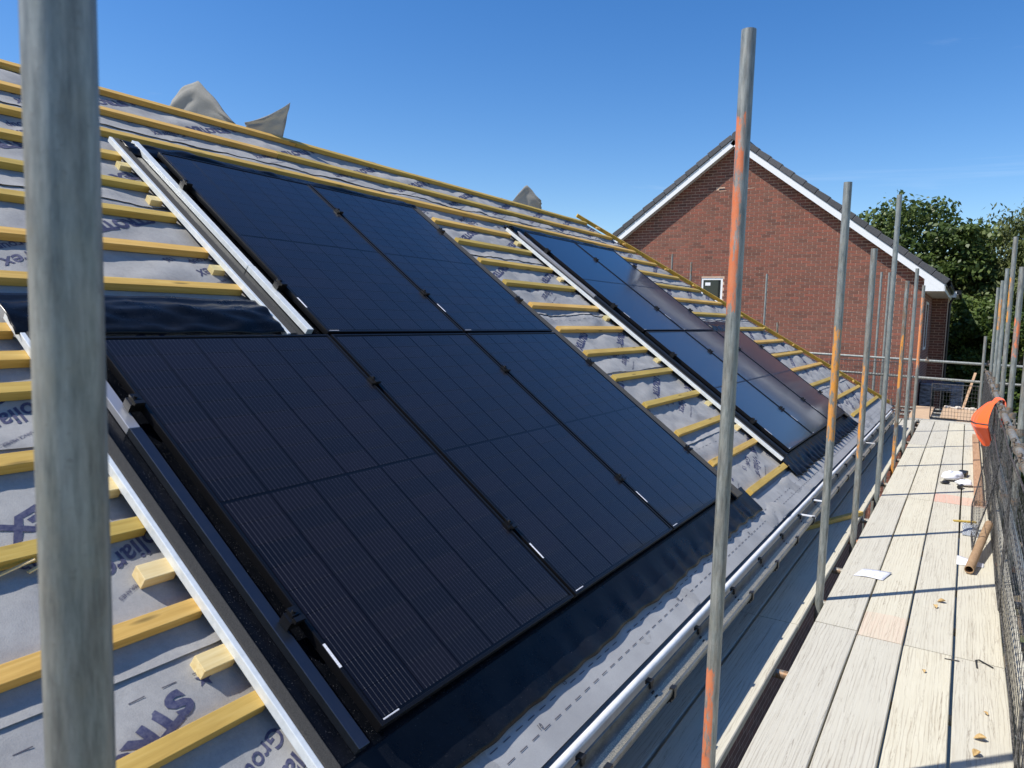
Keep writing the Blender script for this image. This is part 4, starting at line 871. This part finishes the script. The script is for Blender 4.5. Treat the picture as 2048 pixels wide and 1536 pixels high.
    for side in (1, -1):
        slab = MB()
        for k in range(ng):
            t0, t1 = k*g, (k+1)*g+.03
            P = [sp(side, t0, .105, yv+.1), sp(side, t0, .105, 26), sp(side, t1, .14, 26), sp(side, t1, .14, yv+.1), sp(side, t1, .118, yv+.1), sp(side, t1, .118, 26)]
            i = len(slab.v); slab.v += [tuple(p) for p in P]; slab.f += [(i, i+1, i+2, i+3), (i+3, i+2, i+5, i+4)]
        so = slab.build('roof_slope', 'tile', T)
        for k in range(ng):
            t0, t1 = k*g+.0, (k+1)*g-.008; b = MB(); y0, y1 = yv-.03, yv+.13
            A = [sp(side, t0, .015, y0), sp(side, t1, .018, y0), sp(side, t1, .165, y0), sp(side, t0, .145, y0)]; B = [p+Vector((0, y1-y0, 0)) for p in A]
            b.v += [tuple(p) for p in A+B]; b.f += [(0, 1, 2, 3), (4, 7, 6, 5), (0, 4, 5, 1), (1, 5, 6, 2), (2, 6, 7, 3), (3, 7, 4, 0)]
            b.build('verge_tile', 'tile', so, loc=sp(side, (t0+t1)/2, .1, yv), bevel=.012)
        bb = MB(); A = [sp(side, -.0 if side > 0 else .0, -.135, yv), sp(side, Lr-.02, -.135, yv), sp(side, Lr-.02, .012, yv), sp(side, 0, .012, yv)]
        if side > 0: pass
        bb.v += [tuple(p) for p in A]+[tuple(p+Vector((0, .022, 0))) for p in A]; bb.f += [(0, 1, 2, 3), (4, 7, 6, 5), (0, 4, 5, 1), (1, 5, 6, 2), (2, 6, 7, 3), (3, 7, 4, 0)]
        bb.build('barge_board', 'white', T)
        sf = MB(); A = [sp(side, .02, -.112, yv+.022), sp(side, Lr-.05, -.112, yv+.022), sp(side, Lr-.05, -.112, Y), sp(side, .02, -.112, Y)]; sf.v += [tuple(p) for p in A]+[tuple(p+Vector((0, 0, .015))) for p in A]; sf.f += [(0, 1, 2, 3), (4, 7, 6, 5), (0, 4, 5, 1), (1, 5, 6, 2), (2, 6, 7, 3), (3, 7, 4, 0)]
        sf.build('verge_soffit', 'white', T)
        # eaves box, fascia, gutter
        ex = cx+side*(xr-cx); ox = cx+side*(xr-cx+ov); zb = sp(side, Lr, -.135, 0).z-.02
        f = MB(); x0, x1 = sorted((ex+side*.002, ox-side*.02)); f.poly([(x0, yv+.001, zb), (x1, yv+.001, zb), (ox-side*.02, yv+.001, zb+.16), (ex+side*.002, yv+.001, top(ex)-.02)] if side > 0 else [(x0, yv+.001, zb), (x1, yv+.001, zb), (ex+side*.002, yv+.001, top(ex)-.02), (ox-side*.02, yv+.001, zb+.16)])
        o = f.build('box_end', 'white', T); solid(o, .012, -1)
        s2 = MB().box((x0, yv+.015, zb-.001), (x1, 26, zb+.012)).build('eaves_soffit', 'white', T)
        f2 = MB(); xa, xb_ = sorted((ox-side*.018, ox)); f2.box((xa, yv+.01, zb), (xb_, 26, zb+.19)); f2.build('fascia_board', 'white', T)
        gt = MB(); gx = ox+side*.055; gt.grid(8, 8, lambda u, v: (gx-.05*math.cos(math.pi*v), yv+.03+(26-yv)*u, zb+.15-.055*math.sin(math.pi*v))); solid(gt.build('gutter', 'black', T, smooth=True), .004)
    rdg = MB(); 
    for k in range(20): y = yv-.035+k*.415; rdg.tube([sp(1, 0, .10, y), sp(1, 0, .10, y+.41)], .115, 12)
    rdg.build('ridge_tiles', 'tile', T, smooth=False)
    # wing eaves and downpipe
    MB().box((xr+.05, YW-.24, 1.96), (wx+.2, YW-.22, 2.12)).build('wing_barge_board', 'white', T); MB().box((xr+.05, YW-.22, 2.04), (wx+.24, 27, 2.10)).build('wing_soffit', 'white', T)
    p = MB(); p.tube([(wx+.18, YW-.1, 2.04), (wx+.06, YW-.06, 1.80), (wx+.06, YW-.06, GZ)], .034, 10); p.build('downpipe', 'black', T); MB().box((wx+.1, YW-.22, 2.045), (wx+.3, 27, 2.16)).build('wing_gutter', 'black', T)
    MB().poly([(xr+.05, YW-.26, 2.5), (wx+.28, YW-.26, 2.17), (wx+.28, 27, 2.17), (xr+.05, 27, 2.5)][::1]).build('wing_roof', 'tile', T)
brick_house()

# ------------------------------------------------------------------ ground and trees
def ground():
    n = 60
    def gf(u, v):
        x = (u-.5); y = (v-.5); X = 800*x*abs(x)*2+0; Yy = 30+800*y*abs(y)*2; far = max(0, math.hypot(X, Yy-10)-26)
        return (X, Yy, GZ+.02*nz(X*.3, Yy*.3)*0+min(2.5, far*.02)*(.4+.3*nz(X*.03, Yy*.03)) if far > 0 else GZ)
    struct(MB().grid(n, n, gf).build('ground', 'ground', None, smooth=True))
ground()
def tree(x, y, base, H, rad, mat, label, cat, seed, nleaf, leaf, droop=0, low=.22, group=None, name='tree'):
    rr = random.Random(seed); g = np.random.default_rng(seed); T = thing(name, label, cat, (x, y, base), group); tr = MB(); tips = []
    def limb(p, d, L, r, lev):
        pts = [p]; q = Vector(p); dd = Vector(d).normalized(); n = 5
        for k in range(n):
            dd = (dd+Vector((rr.uniform(-.2, .2), rr.uniform(-.2, .2), rr.uniform(-.05, .15)-(droop*.12*lev)))).normalized(); q = q+dd*L/n; pts.append(q.copy())
        tr.tube(pts, [r*(1-.75*k/n) for k in range(n+1)], 7 if lev == 0 else 5, False)
        if lev >= 1: tips.append((q.copy(), L, lev)); tips.append(((pts[3]), L, lev))
        if lev < 2:
            for k in range((9, 5)[lev]):
                t = rr.uniform(low if lev == 0 else .3, 1.0); b = pts[min(n, max(1, round(t*n)))]; a = rr.uniform(0, 6.28); e = rr.uniform(.15, .9)
                limb(b, (math.cos(a), math.sin(a), e), (rad*.95 if lev == 0 else rad*.5)*rr.uniform(.65, 1.1)*(1.1-.35*t), r*.4, lev+1)
    limb(Vector((x, y, base)), (0, 0, 1), H*.86, .06*H**.6*.9, 0)
    tr.build('trunk', 'bark', T, smooth=True)
    # leaves cluster in clumps round the limb tips and inside the outline
    cen = []; 
    for q, L, lev in tips: cen += [np.array(q)+g.normal(0, .14*rad, 3)]
    for k in range(110):
        a = g.uniform(0, 6.283); u = g.uniform(.05, 1); zz = base+H*(low+.06+(.95-low)*u); prof = math.sin(math.pi*min(1, .12+.80*u**.8))**.75; rrad = rad*prof*g.uniform(.55, 1.0); cen.append(np.array((x+rrad*math.cos(a), y+rrad*math.sin(a), zz)))
    cen = np.array(cen); cen[:, 2] = np.minimum(cen[:, 2], base+H*.97); sz = g.uniform(.12, .30, len(cen))*rad; idx = g.integers(0, len(cen), nleaf)
    off = g.normal(0, 1, (nleaf, 3)); off /= np.linalg.norm(off, axis=1)[:, None]+1e-6; off *= (g.random(nleaf)**.45)[:, None]; off[:, 2] *= .75
    pos = cen[idx]+off*sz[idx][:, None]*1.5
    if droop: pos[:, 2] -= droop*g.random(nleaf)*.5
    nrm = off*.6+g.normal(0, .55, (nleaf, 3))+np.array((0, 0, .35)); nrm /= np.linalg.norm(nrm, axis=1)[:, None]
    up = np.tile(np.array((0, 0, -1.0)), (nleaf, 1))*(1.2 if droop else .2)+g.normal(0, .5 if droop else 1, (nleaf, 3)); t1 = np.cross(nrm, up); t1 /= np.linalg.norm(t1, axis=1)[:, None]+1e-6; t2 = np.cross(nrm, t1)
    l = (leaf*g.uniform(.6, 1.3, nleaf))[:, None]; asp = .32 if droop else .62
    V = np.empty((nleaf, 4, 3)); V[:, 0] = pos-t2*l*.5; V[:, 1] = pos+t1*l*asp*.5; V[:, 2] = pos+t2*l*.5; V[:, 3] = pos-t1*l*asp*.5
    me = bpy.data.meshes.new('crown'); me.vertices.add(nleaf*4); me.vertices.foreach_set('co', (V.reshape(-1, 3)-np.array((x, y, base))).astype(np.float32).ravel())
    me.loops.add(nleaf*4); me.loops.foreach_set('vertex_index', np.arange(nleaf*4, dtype=np.int32)); me.polygons.add(nleaf); me.polygons.foreach_set('loop_start', np.arange(0, nleaf*4, 4, dtype=np.int32)); me.polygons.foreach_set('loop_total', np.full(nleaf, 4, dtype=np.int32))
    me.update(calc_edges=True); ct = g.random(len(cen)); at = me.attributes.new('tint', 'FLOAT', 'FACE'); at.data.foreach_set('value', np.clip(ct[idx]*.6+g.random(nleaf)*.4, 0, 1).astype(np.float32)); me.materials.append(M[mat]); o = bpy.data.objects.new('crown', me); link(o, T); return T
GTR = 'trees behind the brick house'
tree(-.9, 30.5, GZ, 11.3, 2.5, 'leaf_oak', 'dark green oak showing above the eaves of the brick house', 'tree', 3, 38000, .20, group=GTR)
tree(-2.9, 33, GZ, 11.0, 2.2, 'leaf_oak', 'dark green tree mostly hidden by the brick house roof', 'tree', 4, 19000, .22, group=GTR)
tree(.75, 29.5, GZ, 10.4, 1.9, 'leaf_oak', 'mid green rounded tree next to the house eaves', 'tree', 5, 34200, .19, group=GTR)
tree(2.15, 31, GZ, 11.0, 2.3, 'leaf_birch', 'pale drooping birch with loose hanging twigs', 'tree', 6, 49400, .20, droop=1.1, low=.15, group=GTR)
tree(4.4, 30, GZ, 12.3, 2.6, 'leaf_birch', 'tall pale birch behind the outer scaffold poles', 'tree', 8, 38000, .20, droop=.9, low=.15, group=GTR)
tree(1.45, 26.5, GZ, 7.6, 1.5, 'leaf_shrub', 'bright green bushy tree beside the downpipe of the wing', 'tree', 9, 38000, .15, low=.06, group=GTR)
tree(3.0, 27, GZ, 7.2, 1.8, 'leaf_oak', 'dark bushy tree behind the deck corner', 'tree', 10, 30400, .17, low=.06, group=GTR)
tree(2.2, 36, GZ, 9.4, 2.6, 'leaf_oak', 'dark tree seen through the gaps of the birch', 'tree', 12, 26600, .24, low=.08, group=GTR)
tree(5.6, 34, GZ, 10.5, 2.8, 'leaf_oak', 'broad dark tree beyond the tall birch', 'tree', 13, 22800, .24, low=.08, group=GTR)
tree(2.0, 24.2, GZ, 5.0, 1.3, 'leaf_shrub', 'low shrub on the ground beyond the loading bay', 'shrub', 14, 9000, .13, low=.04, group=GTR, name='shrub')
